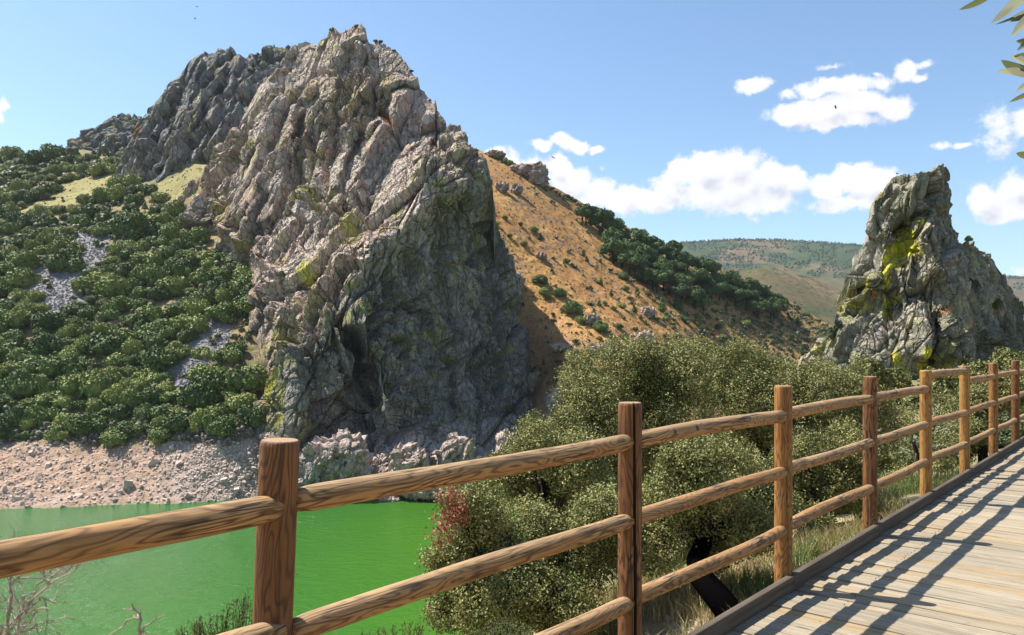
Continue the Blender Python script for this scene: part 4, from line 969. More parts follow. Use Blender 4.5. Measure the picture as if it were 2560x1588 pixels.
# direction from a post to the eye, for the long crack of the second post
for k in range(len(SP)):
    kk = k - 1                                            # kk = 1 is the nearest visible post
    gr = None
    pw = fl(SP[k])
    if kk == 2: gr = math.atan2(-pw.y, -pw.x) + .42
    elif kk == 3: gr = None
    me, seg = postmesh(k, gr); me.materials.append(PM.get(kk, M_post if kk % 2 else M_postd)); me.materials.append(M_end)
    mi = [0] * (len(me.polygons) - seg) + [1] * seg; me.polygons.foreach_set('material_index', mi)
    if gr is not None:                                    # the walls of the long drying crack are dark inside
        me.materials.append(M_crack)
        for p_ in me.polygons:
            if min(math.hypot(me.vertices[i_].co.x, me.vertices[i_].co.y) for i_ in p_.vertices) < .045 and abs(p_.normal.z) < .5: p_.material_index = 2
    o = link('post', me)
    tilt = Matrix.Identity(4)
    if kk == 1: tilt = Matrix.Translation((-.018, 0, 0)) @ Matrix.Translation((0, 0, 1.4)) @ Matrix.Rotation(math.radians(2.3), 4, 'Y') @ Matrix.Translation((0, 0, -1.4))
    addpart(o, Matrix.Translation(pw) @ tilt @ Matrix.Rotation(k * 1.3 if gr is None else 0, 4, 'Z'))
    if kk == 2: o['label'] = 'reddish brown post split by one long black crack'
def railmesh(L, seed, r=.041, sag=0):
    rng = random.Random(seed); n, seg, v, f = 30, 28, [], []
    ph = rng.uniform(0, 6)
    for i in range(n + 1):
        x = L * i / n; e = 1
        if i == 0 or i == n: e = .80
        if i == 1 or i == n - 1: e = .97
        xx = x if 0 < i < n else x
        cy = .006 * math.sin(x * 2.1 + ph); cz = sag * math.sin(math.pi * x / L) + .005 * math.sin(x * 3 + ph * 2)
        for k in range(seg):
            th = 2 * math.pi * k / seg; R_ = r * e * (1 + .02 * math.sin(2 * th + ph) + .018 * math.sin(x * 7 + 3 * th + ph) + .01 * math.sin(x * 17 + th))
            v.append((xx, cy + R_ * math.cos(th), cz + R_ * math.sin(th)))
    for i in range(n):
        for k in range(seg): f.append((i * seg + k, i * seg + (k + 1) % seg, (i + 1) * seg + (k + 1) % seg, (i + 1) * seg + k))
    f.append(tuple(range(seg))[::-1]); f.append(tuple(n * seg + k for k in range(seg)))
    me = bpy.data.meshes.new('rail'); me.from_pydata(v, [], f); me.update(); me.polygons.foreach_set('use_smooth', [True] * len(f)); return me
RH = [1.205, .815, .42]
for k in range(len(SP) - 1):
    kk = k - 1
    for j, h in enumerate(RH):
        z0 = z1 = h
        if kk == 5 and j == 0: z0 = z1 = 1.345
        if j == 0 and kk == 1: z1 -= .0
        a, b = fl(SP[k] + .0, 0, z0 + random.uniform(-.008, .008)), fl(SP[k + 1] - .0, 0, z1 + random.uniform(-.008, .008))
        # each rail's near end sits inside its post, the far end pokes into the next one from the walkway side
        a = fl(SP[k] + .02, -.005, a.z); b = fl(SP[k + 1] - .022, .012, b.z)
        d = b - a; me = railmesh(d.length, k * 5 + j, .0415 if j else .043, sag=-.012 if (j == 2 and kk == 2) else 0); me.materials.append(M_rail)
        R_ = d.to_track_quat('X', 'Z').to_matrix().to_4x4()
        addpart(link('rail', me), Matrix.Translation(a) @ R_ @ Matrix.Rotation(random.uniform(-.6, .6), 4, 'X'))
# ---------------- boardwalk
M_plank, t = newmat('weathered_plank'); tcn = t.add('ShaderNodeTexCoord'); oi = t.add('ShaderNodeObjectInfo'); rnd = t.math('MULTIPLY', oi.outputs['Random'], 53.0)
ofs = t.add('ShaderNodeCombineXYZ', ins={0: rnd, 1: rnd, 2: rnd}).outputs[0]
po = tcn.outputs['Object']
gr1 = t.noise(t.vmath('ADD', t.vmath('MULTIPLY', po, (1.1, 34, 34)), ofs), 1.0, 5, .65)
gr2 = t.noise(t.vmath('ADD', t.vmath('MULTIPLY', po, (.8, 7, 7)), ofs), 1.6, 3, .5, .4)
rr_ = t.math('FRACT', t.math('MULTIPLY', gr2, 9.0))
c = t.ramp(oi.outputs['Random'], [(0, (.27, .22, .15)), (.3, (.33, .275, .195)), (.55, (.26, .225, .165)), (.80, (.36, .30, .21)), (.90, (.31, .225, .125)), (.96, (.30, .23, .14)), (.97, (.42, .24, .09)), (1, (.42, .24, .09))])
c = t.mix(t.ramp(t.noise(t.vmath('ADD', t.vmath('MULTIPLY', po, (1.2, 6, 6)), ofs), 1.3, 3, .5), [(.56, 0), (.74, .5)]), c, (.34, .215, .085))
c = t.mix(t.ramp(rr_, [(0, .35), (.2, 0), (.8, 0), (1, .35)]), c, (.14, .105, .07))
c = t.mix(t.ramp(gr1, [(.47, 0), (.70, .75)]), c, (.115, .09, .06))
vo = t.add('ShaderNodeTexVoronoi', ins={'Vector': t.vmath('ADD', t.vmath('MULTIPLY', po, (1.4, 5.5, 1)), ofs), 'Scale': 1.0})
kn = t.math('MULTIPLY', t.ramp(vo.outputs['Distance'], [(0, 1), (.06, .9), (.09, 0)]), t.math('GREATER_THAN', t.add('ShaderNodeSeparateColor', ins={0: vo.outputs['Color']}).outputs[0], .62))
c = t.mix(t.math('MULTIPLY', kn, .8), c, (.10, .06, .035))
finish(t, c, .8, t.math('SUBTRACT', t.math('MULTIPLY', gr1, -.8), kn), .5, .004, .25)
M_kerb, t = newmat('kerb_wood'); tcn = t.add('ShaderNodeTexCoord'); po = tcn.outputs['Object']
g1_ = t.noise(t.vmath('MULTIPLY', po, (1.2, 40, 40)), 1.0, 5, .6); g2_ = t.noise(po, 2.0, 3, .5)
c = t.mix(t.ramp(g1_, [(.4, 0), (.7, 1)]), t.mix(g2_, (.095, .075, .055), (.14, .112, .082)), (.045, .034, .026)); finish(t, c, .85, g1_, .4, .003, .2)
walk = empty('boardwalk', fl(6, 1.3)); tag(walk, 'weathered grey plank boardwalk crossed by the shadows of the fence', None, kind='structure')
WI = Matrix.Translation(-walk.location)
def wpart(o, mw): o.parent = walk; o.matrix_local = WI @ mw; return o
def boxmesh(name, lx, ly, lz, bev=.003, noise=0, seed=0):
    bm = bmesh.new(); bmesh.ops.create_cube(bm, size=1)
    for v in bm.verts: v.co = Vector((v.co.x * lx, v.co.y * ly, v.co.z * lz))
    bmesh.ops.bevel(bm, geom=bm.edges[:], offset=bev, segments=1, affect='EDGES')
    me = bpy.data.meshes.new(name); bm.to_mesh(me); bm.free(); return me
PLM = [boxmesh('plank', 2.78 + .012 * i, .1335 + .0012 * (i % 3), .042, .004) for i in range(6)]
for m_ in PLM: m_.materials.append(M_plank)
rp_ = random.Random(4)
RZ = Matrix.Rotation(ANG - math.pi / 2, 4, 'Z')          # local x across the walkway, local y along it
for i in range(150):
    s_ = 1.2 + i * .1435
    o = link('plank', PLM[i % 6]); wpart(o, Matrix.Translation(fl(s_, 1.36 + rp_.uniform(-.012, .012), -.021 + rp_.uniform(-.003, .002))) @ RZ @ Matrix.Rotation(rp_.uniform(-.003, .003), 4, 'Z') @ Matrix.Rotation(rp_.uniform(-.008, .008), 4, 'Y'))
    if i % 23 == 7: o['label'] = 'newer orange coloured plank' if False else 'weathered plank'
for k in range(len(SP) - 1):
    L = SP[k + 1] - SP[k]; me = boxmesh('kerb_board', L - .006, .045, .105, .004); me.materials.append(M_kerb)
    wpart(link('kerb_board', me), Matrix.Translation(fl(SP[k] + L / 2, .058, .0525 + .002)) @ Matrix.Rotation(ANG + rp_.uniform(-.002, .002), 4, 'Z'))
me = boxmesh('joist', 22, .08, .16); me.materials.append(M_kerb)
for off in (.06, 1.3, 2.6): wpart(link('joist', me), Matrix.Translation(fl(11, off, -.125)) @ Matrix.Rotation(ANG, 4, 'Z'))
M_steel = plain('screw_steel', (.06, .05, .045), .5, .1)
sc_ = MB()
for i in range(150):
    for off in (.42, 2.3):
        for dy in (-.035, .035):
            p = fl(1.2 + i * .1435 + dy, off + rp_.uniform(-.01, .01), .0); sc_.tube([p + Vector((0, 0, -.004)), p + Vector((0, 0, .0035))], .0032, 5)
o = sc_.build('screws', M_steel); wpart(o, Matrix.Identity(4)); o['kind'] = 'stuff'

# ---------------- leafy oaks on our bank
def leaves_mesh(name, lobes, nclus, mat, seed, leaf=.042, per=13, inner=.25):
    """lobes: list of (centre, radius); leaves sit in little sprays near the lobe surfaces"""
    rng = np.random.default_rng(seed); w_ = np.array([r ** 2 for _, r in lobes]); n = np.maximum(8, nclus * w_ / w_.sum()).astype(int)
    Cs, Ns = [], []
    for (c, r), k in zip(lobes, n):
        d = rng.normal(size=(k, 3)); d /= np.linalg.norm(d, axis=1, keepdims=True)
        q = vn(d[:, 0] * 3.5 + c[0] * 5, d[:, 1] * 3.5 + c[1] * 5, d[:, 2] * 3.5, seed)
        rad = r * np.where(rng.random(k) < inner, .35 + .5 * rng.random(k), .70 + .72 * q ** 1.5 * rng.random(k) ** .4)
        cc = np.array(c) + d * rad[:, None]
        g_ = np.repeat(cc, per, 0); dd = np.repeat(d, per, 0)
        off = rng.normal(size=g_.shape) * .042 + dd * (rng.random((len(g_), 1)) * .07)
        Cs.append(g_ + off); Ns.append(dd * .6 + rng.normal(size=g_.shape) * .75 + np.array([0, 0, .35]))
    C = np.concatenate(Cs); N = np.concatenate(Ns)
    V, F_ = quads_cloud(C, N, leaf, rng, .62); me = npmesh(name, V, F_); me.materials.append(mat); return me
def trunkpath(mb, pts, r0, r1, seg=9):
    n = len(pts); mb.tube(pts, [r0 + (r1 - r0) * i / (n - 1) for i in range(n)], seg)
M_blackbark, t_ = newmat('black_trunk_bark'); finish(t_, (.0035, .003, .003), 1.0, spec=0.0)  # one flat black base colour, darker than the other bark
def oak(label, spec, d, root, seed, nclus, group=None, trunk=None, r0=.12, dj=.5, leaf=.036, cat='oak tree', twigmat=None, lmat=None):
    rng = random.Random(seed); lobes = []
    for (px, py, r) in spec:
        dd = d + rng.uniform(-dj, dj); rm = r * dd / F; lobes.append((tuple(P(px, py, dd)), rm))
        for _ in range(2):
            a = rng.uniform(0, 6.28); e = rng.uniform(-.5, 1.2)
            lobes.append((tuple(P(px, py, dd) + Vector((math.cos(a) * math.cos(e), math.sin(a) * math.cos(e), math.sin(e))) * rm * .72), rm * rng.uniform(.35, .6)))
    root = Vector(root); root.z = float(ground_z(root.x, root.y)) - .1
    t_ = empty('oak_tree', root); tag(t_, label, cat, group); inv = Matrix.Translation(-root)
    o = link('crown', leaves_mesh('crown', lobes, int(nclus * 2.2), lmat or M_oakleaf, seed, leaf), None, t_); o.matrix_local = inv; o['kind'] = 'stuff'
    mb = MB(); c0 = Vector(lobes[0][0])
    path = [Vector(p) for p in trunk] if trunk else [root, root.lerp(c0, .35) + Vector((.08, .1, .1)), root.lerp(c0, .7)]
    trunkpath(mb, path, r0, r0 * .55)
    o2 = mb.build('trunk', M_blackbark if trunk else M_bark, t_, True); o2.matrix_local = inv
    mb = MB()
    for (c, r) in lobes[::3]:
        c = Vector(c); a = path[-1].lerp(path[-2], rng.random() * .6); m_ = a.lerp(c, .5) + Vector((rng.uniform(-.1, .1), rng.uniform(-.1, .1), rng.uniform(-.05, .12)))
        mb.tube([a, m_, c], [r0 * .35, r0 * .2, .008], 5)
        for _ in range(5):
            e = c + Vector((rng.uniform(-1, 1), rng.uniform(-1, 1), rng.uniform(-.7, 1))) * r * .9; mb.tube([m_.lerp(c, rng.random()), e], [.009, .004], 3)
    if len(mb.v): o3 = mb.build('limbs', twigmat or M_bark, t_); o3.matrix_local = inv; o3['kind'] = 'stuff'
    return t_
T1 = [(1480,955,78),(1560,935,82),(1640,925,78),(1715,935,75),(1500,1050,90),(1600,1040,100),(1700,1040,95),(1445,1020,60),(1560,1140,85),(1660,1130,80),(1450,905,30),(1600,880,36),(1700,885,34),(1540,880,32),(1660,900,30)]
T2 = [(1790,935,72),(1860,935,70),(1800,1030,88),(1900,1005,80),(1965,965,58),(2045,980,65),(2120,985,58),(2000,1060,85),(2100,1060,78),(2185,1020,50),(1900,1100,85),(1750,880,30),(1840,882,34),(1930,920,30),(2060,920,26),(2140,935,26),(2210,1080,45)]
T3 = [(1335,1112,56),(1395,1095,52),(1295,1145,44),(1262,1200,60),(1350,1205,80),(1440,1160,75),(1450,1260,90),(1330,1065,22),(1410,1050,24)]
T4 = [(1195,1285,66),(1165,1350,66),(1140,1430,56),(1235,1400,88),(1325,1350,95),(1305,1480,90),(1215,1530,80),(1400,1430,92),(1420,1530,80),(1490,1370,80),(1115,1530,42),(1500,1290,70),(1130,1250,24),(1085,1400,20)]
T5 = [(1700,1225,72),(1780,1185,82),(1850,1225,75),(1640,1290,62),(1725,1310,72),(1805,1320,78),(1875,1320,56),(1930,1265,52),(1625,1375,48),(1590,1320,42),(1770,1380,40),(1690,1140,34),(1640,1220,24)]
T6 = [(2020,1150,60),(2110,1140,65),(1990,1230,55),(2080,1230,58),(2140,1225,42),(2030,1305,42),(1960,1180,40)]
oak('broad olive green oak rising behind the second and third posts', T1, 12.6, P(1600, 1300, 12.6), 501, 3000)
oak('wide oak in front of the pinnacle behind the third and fourth posts', T2, 14.5, P(2000, 1250, 14.5), 502, 3400, leaf=.038)
oak('smaller oak reaching over the water behind the top rail', T3, 11.4, P(1400, 1400, 11.4), 503, 2000)
oak('dense grey green oak standing against the water at the lower middle', T4, 8.6, P(1300, 1650, 8.8), 504, 3600, leaf=.033)
oak('nearest oak with its thick black crooked trunk beside the boardwalk', T5, 8.9, (2.26, 8.0, 0), 505, 2300, leaf=.033, r0=.16,
    trunk=[(2.42, 7.75, -1.35), P(1800, 1500, 8.0), P(1745, 1435, 8.2), P(1740, 1400, 8.4), P(1770, 1330, 8.6)])
oak('oak filling the gap between the third and fourth posts', T6, 12.0, P(2060, 1400, 12.), 506, 1700)
red = [(1125,1262,24),(1140,1285,22),(1112,1300,14),(1100,1340,12)]
lb = [(tuple(P(x, y, 8.1)), r * 8.1 / F) for x, y, r in red]
t4 = [o for o in COL.objects if o.name == 'oak_tree.003'][0]
o = link('withered_leaves', leaves_mesh('withered_leaves', lb, 60, M_redleaf, 540, .045, 9), None, t4); o.matrix_local = Matrix.Translation(-t4.location); o['kind'] = 'stuff'; o['label'] = 'reddish brown withered leaves at the left edge of the crown'
oak('thin open bush with bare grey twigs right of the fifth post', [(2270,1050,40),(2350,1010,34),(2270,1130,36),(2360,1130,40),(2400,1060,36),(2250,1190,26)], 16, P(2310, 1280, 16), 507, 260, twigmat=M_deadwood, r0=.06, cat='bush')
oak('fresh green bush low behind the last visible posts', [(2440,1010,42),(2500,985,44),(2550,960,45),(2400,1130,30),(2440,1070,36),(2350,1180,24)], 17.5, P(2460, 1200, 17.5), 508, 1200, cat='bush', leaf=.05)
oak('low dark bush at the foot of the pinnacle behind the oak canopy', [(2230,960,40),(2170,930,36),(2350,970,50),(2440,950,45),(2530,920,45)], 40, P(2300, 1000, 40), 509, 1000, cat='bush', leaf=.13, r0=.15)
M_bankbush = leaf_mat('bank_foliage', (.06, .075, .028), (.12, .135, .05), (.22, .225, .09), nsc=2.0)
BANK = [bushmesh('bank_bush', 160 + i, M_bankbush, 8, 2600, .085) for i in range(3)]
rk = random.Random(44); nb_ = 0
while nb_ < 150:
    s_, t_ = (rk.uniform(17, 95), rk.uniform(.8, 26)) if nb_ < 110 else (rk.uniform(19, 48), rk.uniform(1.6, 6)); x, y = -2.76 + s_ * UX - t_ * UY, s_ * UY + t_ * UX
    px_, r_ = CX + F * x / y, rk.uniform(.45, 1.1) * (1 + s_ / 90)
    nb_ += 1
    if px_ < 1900 or px_ > 2650 or (s_ < 30 and t_ < 1.4): continue
    o = link('bank_bush', rk.choice(BANK)); o.location = (x, y, float(ground_z(x, y)) - r_ * .15); o.scale = (r_, r_, r_ * rk.uniform(.8, 1.2)); o.rotation_euler = (0, 0, rk.uniform(0, 6.28))
    tag(o, sized(r_ / (1 + s_ / 90), .66, .88) + ' bush on the bank left of the pinnacle foot, ' .replace('left of the pinnacle foot', 'behind the far posts' if px_ > 2230 else 'behind the middle posts') + ('near the boardwalk' if s_ < 40 else ('halfway to the pinnacle' if s_ < 68 else 'close to the pinnacle')), 'bush', 'bushes between the boardwalk and the pinnacle')
# pinnacle plants
TP = None
def onpin(px, py, r, label, back=0, mat=SCRUB):
    i = np.argmin((PXp - px) ** 2 + (PYp - py) ** 2); v = Vp.reshape(-1, 3)[i]; rm = r * v[1] / F
    o = link('shrub', rb.choice(mat)); o.location = Vector(v) - Vector((0, 0, rm * .3)); o.scale = (rm, rm, rm * 1.2); o.rotation_euler = rotq(); tag(o, label, 'shrub')
onpin(2420,600,13,'tiny dark tree on the right shoulder of the pinnacle',0,BUSH); onpin(2445,710,24,'olive green shrub growing on the right part of the pinnacle')
onpin(2110,860,26,'pale green shrub at the lower left of the pinnacle'); onpin(2500,760,30,'low shrub patch near the right edge of the pinnacle'); onpin(2395,1000,22,'bush at the very base of the pinnacle')
def oncrag(px, py, r, label, group=None, protos=SCRUB):
    i = np.argmin((PXm - px) ** 2 + (PYm - py) ** 2); v = Vm.reshape(-1, 3)[i]; rm = r * v[1] / F
    o = link('shrub', rb.choice(protos)); o.location = Vector(v) - Vector((0, 0, rm * .3)); o.scale = (rm, rm, rm * 1.1); o.rotation_euler = rotq(); tag(o, label, 'shrub', group)
for x, y, r, l in [(780,785,20,'green shrub on the blocky ledge low on the left of the peak'),(1005,775,20,'dark shrub in the shaded notch in the lower middle of the peak'),(1000,945,18,'pale shrub between the two clefts of the peak'),(478,530,24,'dark bush on the left foot of the great peak'),
                  (960,690,18,'shrub above the shaded notch'),(890,70,12,'dark shrub cap on the right summit knob'),(828,70,9,'dark shrub on the left summit knob'),(1195,368,6,'tiny lone tree on the right shoulder of the peak'),(715,700,16,'shrub in the soil above the blocky ledges'),(955,100,9,'shrub on the ridge just right of the summit'),
                  (740,880,12,'small shrub on the yellow stained lower wall'),(1340,870,20,'dark bush low in the shaded gorge side')]: oncrag(x, y, r, l)
for x, y in [(985,128),(1010,150),(1030,185),(940,104),(750,108),(730,112),(1075,240)]: oncrag(x, y, rb.uniform(5, 9), 'small dark shrub clinging to the skyline edge of the peak', 'shrubs along the skyline of the peak')
# ---------------- dead shrub, bare branch, broom
def twigs(mb, pts, r0, rng, depth=2, n=6, L=.3):
    pts = [Vector(p) for p in pts]; m = len(pts); mb.tube(pts, [r0 * (1 - .75 * i / (m - 1)) for i in range(m)], 6 if r0 > .006 else 4)
    if depth == 0: return
    for _ in range(n):
        k = rng.randrange(max(1, m // 3) if depth > 1 else 0, m - 1); a = pts[k].lerp(pts[k + 1], rng.random()); base = (pts[k + 1] - pts[k]).normalized()
        d = (base + Vector((rng.gauss(0, .7), rng.gauss(0, .7), rng.gauss(.15, .6)))).normalized(); l = L * rng.uniform(.5, 1.2)
        q = [a]; 
        for j in range(4): d = (d + Vector((rng.gauss(0, .3), rng.gauss(0, .3), rng.gauss(.03, .3)))).normalized(); q.append(q[-1] + d * l / 4)
        twigs(mb, q, r0 * .42, rng, depth - 1, max(3, n - 2), L * .5)
def densify(pts, rng, w=.02, n=3):
    out = []
    for a, b in zip(pts[:-1], pts[1:]):
        for k in range(n): out.append(a.lerp(b, k / n) + Vector((rng.gauss(0, w), rng.gauss(0, w), rng.gauss(0, w))) * (1 if k else 0))
    out.append(pts[-1]); return out
rt = random.Random(31)
root = Vector((-3.1, 3.9, 0)); root.z = float(ground_z(root.x, root.y)) - .05
ds = empty('dead_shrub', root); tag(ds, 'leafless dry shrub with tangled twigs below the rail at the lower left', 'dead shrub')
for k, path in enumerate([[(-60,1680),(0,1600),(20,1540),(48,1440),(60,1400)],[(-60,1690),(20,1590),(80,1500),(130,1440),(185,1385)],[(-40,1690),(10,1590),(60,1490),(110,1450),(165,1425)],[(-70,1670),(-20,1560),(5,1500),(-4,1440)],[(-20,1690),(50,1540),(100,1500),(130,1505)],[(-40,1700),(40,1580),(90,1560),(75,1600)]]):
    mb = MB(); pts = [root] + [P(x, y, 4.0 + .15 * (k % 3)) for x, y in path]
    twigs(mb, densify(pts, rt), .015 - .001 * k, rt, 3, 7, .24); o = mb.build('branch', M_deadwood, ds); o.matrix_local = Matrix.Translation(-root)
root = P(356, 1900, 4.5); bb = empty('bare_branch', root); tag(bb, 'forked bare grey branch poking up from below left of the nearest post', 'branch')
for path, r_ in [([(356,1900),(354,1700),(350,1588),(349,1560),(349,1545),(340,1524),(327,1513)], .014), ([(350,1585),(362,1566),(385,1549),(402,1545)], .008), ([(349,1548),(330,1547),(304,1570),(268,1590)], .008), ([(349,1574),(362,1595),(375,1610)], .006)]:
    mb = MB(); twigs(mb, densify([P(x, y, 4.5) for x, y in path], rt, .006), r_, rt, 1, 5, .07); o = mb.build('limb', M_deadwood, bb); o.matrix_local = Matrix.Translation(-root)
def broom(label, px0, px1, base, tops, d, n, seed, mat, leafsz=.018):
    rng = np.random.default_rng(seed); r_ = random.Random(seed); mb = MB(); Vs, Fs, off = [], [], 0
    root = P((px0 + px1) / 2, base, d); t_ = empty('broom_bush', root); tag(t_, label, 'bush')
    for i in range(n):
        x = r_.uniform(px0, px1); top = float(interp(tops, x)) + abs(r_.gauss(0, 22)); dd = d + r_.uniform(-.3, .3)
        a = P(x * .55 + (px0 + px1) * .225, base, dd); b = P(x, top, dd); q = densify([a, a.lerp(b, .5), b], r_, .015, 3); mb.tube(q, [.004 - .003 * k / len(q) for k in range(len(q))], 3)
        m = 34; tt = .35 + .65 * rng.random(m); C = np.array(a) * (1 - tt[:, None]) + np.array(b) * tt[:, None] + rng.normal(size=(m, 3)) * .012
        N = rng.normal(size=(m, 3)) * [1, 1, .3]; v, f = quads_cloud(C, N, leafsz, rng, .35); Vs.append(v); Fs.append(f + off); off += len(v)
    o = mb.build('stems', M_bark, t_); o.matrix_local = Matrix.Translation(-root); o['kind'] = 'stuff'
    me = npmesh('leaves', np.concatenate(Vs), np.concatenate(Fs)); me.materials.append(mat); o = link('leaves', me, None, t_); o.matrix_local = Matrix.Translation(-root); o['kind'] = 'stuff'
broom('upright small leaved bush against the water left of the nearest post', 440, 690, 1780, [(440,1570),(470,1548),(540,1530),(580,1500),(620,1470),(690,1500)], 4.8, 95, 61, M_broom, .024)
broom('small grey green bush at the bottom edge left of the oak', 900, 1060, 1800, [(900,1575),(980,1562),(1060,1545)], 6.5, 50, 62, M_broom, .03)
broom('spiky light green broom tuft at the bottom under the middle rail', 1190, 1330, 1750, [(1190,1580),(1240,1535),(1290,1540),(1330,1575)], 6.0, 150, 63, M_greengrass, .02)
# ---------------- grass and stones near the walkway
rg_ = np.random.default_rng(91)
def grass(name, n, s0, s1, t0, t1, mat, hgt, label, seed, wid=.006, cl=.52):
    rg_ = np.random.default_rng(seed)
    s_ = rg_.uniform(s0, s1, n * 3); t_ = rg_.uniform(t0, t1, n * 3); m = fbm(s_ * 1.3, t_ * 1.3, 0 * s_, 3, seed) > cl; s_, t_ = s_[m][:n], t_[m][:n]; n = len(s_)
    x = -2.76 + s_ * UX - t_ * UY; y = s_ * UY + t_ * UX; z = ground_z(x, y); C = np.stack([x, y, z], -1)
    a = rg_.uniform(0, 6.28, n); h = hgt * (.5 + rg_.random(n)); ln_ = rg_.normal(size=(n, 2)) * .35
    sd = np.stack([np.cos(a), np.sin(a), 0 * a], -1) * wid
    mid = C + np.stack([ln_[:, 0] * h * .3, ln_[:, 1] * h * .3, h * .6], -1); tip = C + np.stack([ln_[:, 0] * h, ln_[:, 1] * h, h], -1)
    V = np.stack([C - sd, C + sd, mid + sd * .7, mid - sd * .7, tip], 1).reshape(-1, 3); i = np.arange(n)[:, None] * 5
    o = link(name, npmesh(name, V, [i + [[0, 1, 2, 3]], i + [[3, 2, 4]]]), mat); tag(o, label, 'grass', kind='stuff')
grass('grass', 26000, 5.5, 18, .25, 5, M_grass, .20, 'dry straw coloured grass on the bank beside the boardwalk', 92)
grass('grass', 12000, 7, 20, .5, 4.5, M_greengrass, .26, 'greener grass tufts under the oaks', 93, cl=.55)
pts, szs = [], []
r2 = random.Random(77)
for i in range(1400):
    s_, t_ = r2.uniform(5, 14), r2.uniform(.2, 4); x, y = -2.76 + s_ * UX - t_ * UY, s_ * UY + t_ * UX
    pts.append(np.array((x, y, float(ground_z(x, y))))); szs.append(.012 + .05 * r2.random() ** 3)
M_neargravel = plain('pale_gravel', (.42, .36, .27), .9, .3, 9)
scatter_stuff('gravel', [(v, f) for v, f in STONE], pts, szs, M_neargravel, 95, 'pale stones on the bare ground beside the boardwalk', 'gravel')
# ---------------- olive leaves hanging into the frame
M_olive, t = newmat('olive_leaf'); g = t.add('ShaderNodeNewGeometry')
c = t.mix(g.outputs['Backfacing'], (.060, .080, .035), (.62, .62, .50)); b = finish(t, c, .38, spec=.4)
tr = t.add('ShaderNodeBsdfTranslucent', ins={'Color': (.30, .34, .12, 1)}); mxs = t.add('ShaderNodeMixShader', ins={0: .18, 1: b.outputs[0], 2: tr.outputs[0]})
t.l.new(mxs.outputs[0], [x for x in t.n if x.type == 'OUTPUT_MATERIAL'][0].inputs[0])
root = P(2640, -60, .95); ob = empty('olive_branch', root); tag(ob, 'olive twig with narrow silvery leaves hanging into the upper right corner', 'branch')
tw = [P(2630,-120,.95),P(2612,0,.93),P(2600,100,.95),P(2594,200,.96),P(2588,300,.97),P(2584,400,.97)]
mb = MB(); mb.tube(tw, [.003,.0028,.0024,.002,.0016,.001], 6); o = mb.build('twig', M_deadwood, ob); o.matrix_local = Matrix.Translation(-root)
def oleaf(b_, t_, w_, bend=6, flip=False, d=.95, roll=.5):
    A = P(*b_, d); B = P(*t_, d - .012); ax = (B - A); L = ax.length; ax.normalize(); side = ax.cross(Vector((0, 1, 0))).normalized(); nrm = side.cross(ax).normalized()
    sd = (side * math.cos(roll) + nrm * math.sin(roll)); nn2 = sd.cross(ax).normalized(); v, f = [], []; n = 9; wm = w_ * d / F * .68; bd = bend * d / F
    for i in range(n + 1):
        u = i / n; ww = wm * (math.sin(math.pi * min(1, u * .98 + .02)) ** .7) * (1 - .25 * u); c_ = A.lerp(B, u) + side * bd * math.sin(math.pi * u)
        for q_, h in ((-1, .25), (0, 0), (1, .25)): v.append(c_ + sd * ww * q_ + nn2 * ww * h)
    for i in range(n):
        for k in range(2):
            q4 = (i * 3 + k, i * 3 + k + 1, i * 3 + k + 4, i * 3 + k + 3); f.append(q4[::-1] if flip else q4)
    me = bpy.data.meshes.new('leaf'); me.from_pydata([tuple(x) for x in v], [], f); me.update(); me.polygons.foreach_set('use_smooth', [True] * len(f)); me.materials.append(M_olive)
    o = link('leaf', me, None, ob); o.matrix_local = Matrix.Translation(-root); return o
for a_ in [((2500,-28),(2397,25),15,5,True),((2600,-50),(2477,58),26,4,False),((2590,20),(2487,62),6,2,True),((2590,36),(2524,54),12,-2,True),((2600,28),(2527,93),24,-4,False),((2590,22),(2530,42),12,2,False),
           ((2598,98),(2540,103),15,3,True),((2596,92),(2542,127),14,-3,True),((2600,190),(2502,150),22,6,True),((2598,160),(2526,136),14,4,False),((2596,198),(2490,179),16,-9,False),((2596,200),(2539,230),14,-3,False),((2596,228),(2523,256),11,-2,True),((2592,388),(2540,383),16,3,True),((2594,150),(2535,140),16,-3,True)]:
    oleaf(*a_)
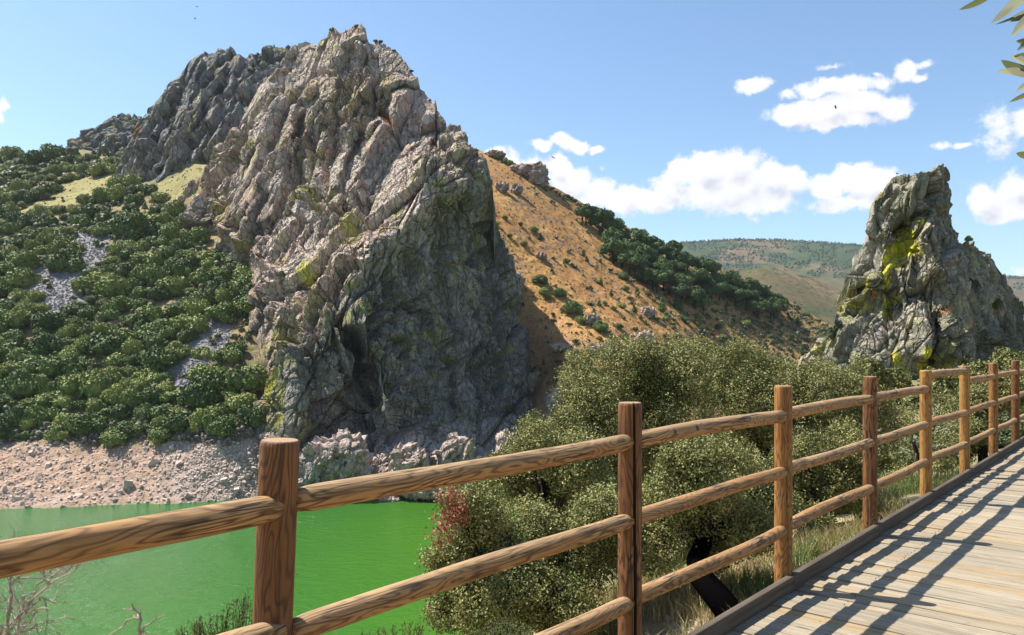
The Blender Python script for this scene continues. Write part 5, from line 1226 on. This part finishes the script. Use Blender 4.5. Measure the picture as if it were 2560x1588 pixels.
# ---------------- vultures
def bird(px, py, d, span_px, roll, head, label, perched=False):
    c0 = P(px, py, d); sp = span_px * d / F; t_ = empty('vulture', c0); tag(t_, label, 'bird'); t_.rotation_euler = (0, roll, head)
    v, f = ICO2; me = npmesh('body', v * np.array([.10, .24, .09]) * sp * (1.6 if perched else 1), f, True); me.materials.append(M_feather); link('body', me, None, t_)
    if perched:
        me = npmesh('head', v * .09 * sp + np.array([0, .2, .25]) * sp, f, True); me.materials.append(M_feather); link('head', me, None, t_); return
    for sg in (-1, 1):
        V = np.array([[.05*sg,.13,0],[.25*sg,.20,.05],[.42*sg,.12,.07],[.52*sg,.0,.09],[.46*sg,-.06,.08],[.38*sg,-.10,.06],[.2*sg,-.10,.04],[.05*sg,-.10,0]]) * sp
        Va = np.concatenate([V + [0, 0, .012 * sp], V - [0, 0, .012 * sp]]); n = 8
        fs = [tuple(range(n)), tuple(range(2 * n - 1, n - 1, -1))] + [(i, i + n, (i + 1) % n + n, (i + 1) % n) for i in range(n)]
        me = bpy.data.meshes.new('wing'); me.from_pydata(Va.tolist(), [], fs); me.materials.append(M_feather); link('wing', me, None, t_)
    me = npmesh('tail', v * np.array([.07, .12, .02]) * sp + np.array([0, -.26, 0]) * sp, f, True); me.materials.append(M_feather); link('tail', me, None, t_)
bird(2089, 268, 160, 12, .7, .9, 'large vulture gliding in front of the bright cloud at the upper right')
bird(493, 17, 420, 9, -.15, 1.2, 'upper of two distant vultures at the top left of the sky'); bird(488, 47, 420, 9, .1, 1.5, 'lower of two distant vultures at the top left of the sky')
bird(1383, 394, 420, 12, .5, .4, 'distant vulture over the clouds above the orange hill')
bird(2243, 434, 85, 10, 0, .5, 'dark bird perched on the top left edge of the pinnacle', True)
# ---------------- summer haze over the whole valley
M_haze = bpy.data.materials.new('haze'); M_haze.use_nodes = True; t = NT(M_haze.node_tree); t.n.clear()
pv = t.add('ShaderNodeVolumePrincipled', ins={'Color': (.80, .88, 1.0, 1), 'Density': .00004, 'Anisotropy': .2}); t.l.new(pv.outputs[0], t.add('ShaderNodeOutputMaterial').inputs['Volume'])
hz = boxmesh('haze', 9000, 6600, 640, .5); o = link('haze', hz, M_haze); o.location = (0, 2600, 640 / 2 - 120); o.visible_shadow = True; tag(o, kind='stuff')
print('objects', len(COL.objects), 'tris', sum(len(m.polygons) for m in bpy.data.meshes))
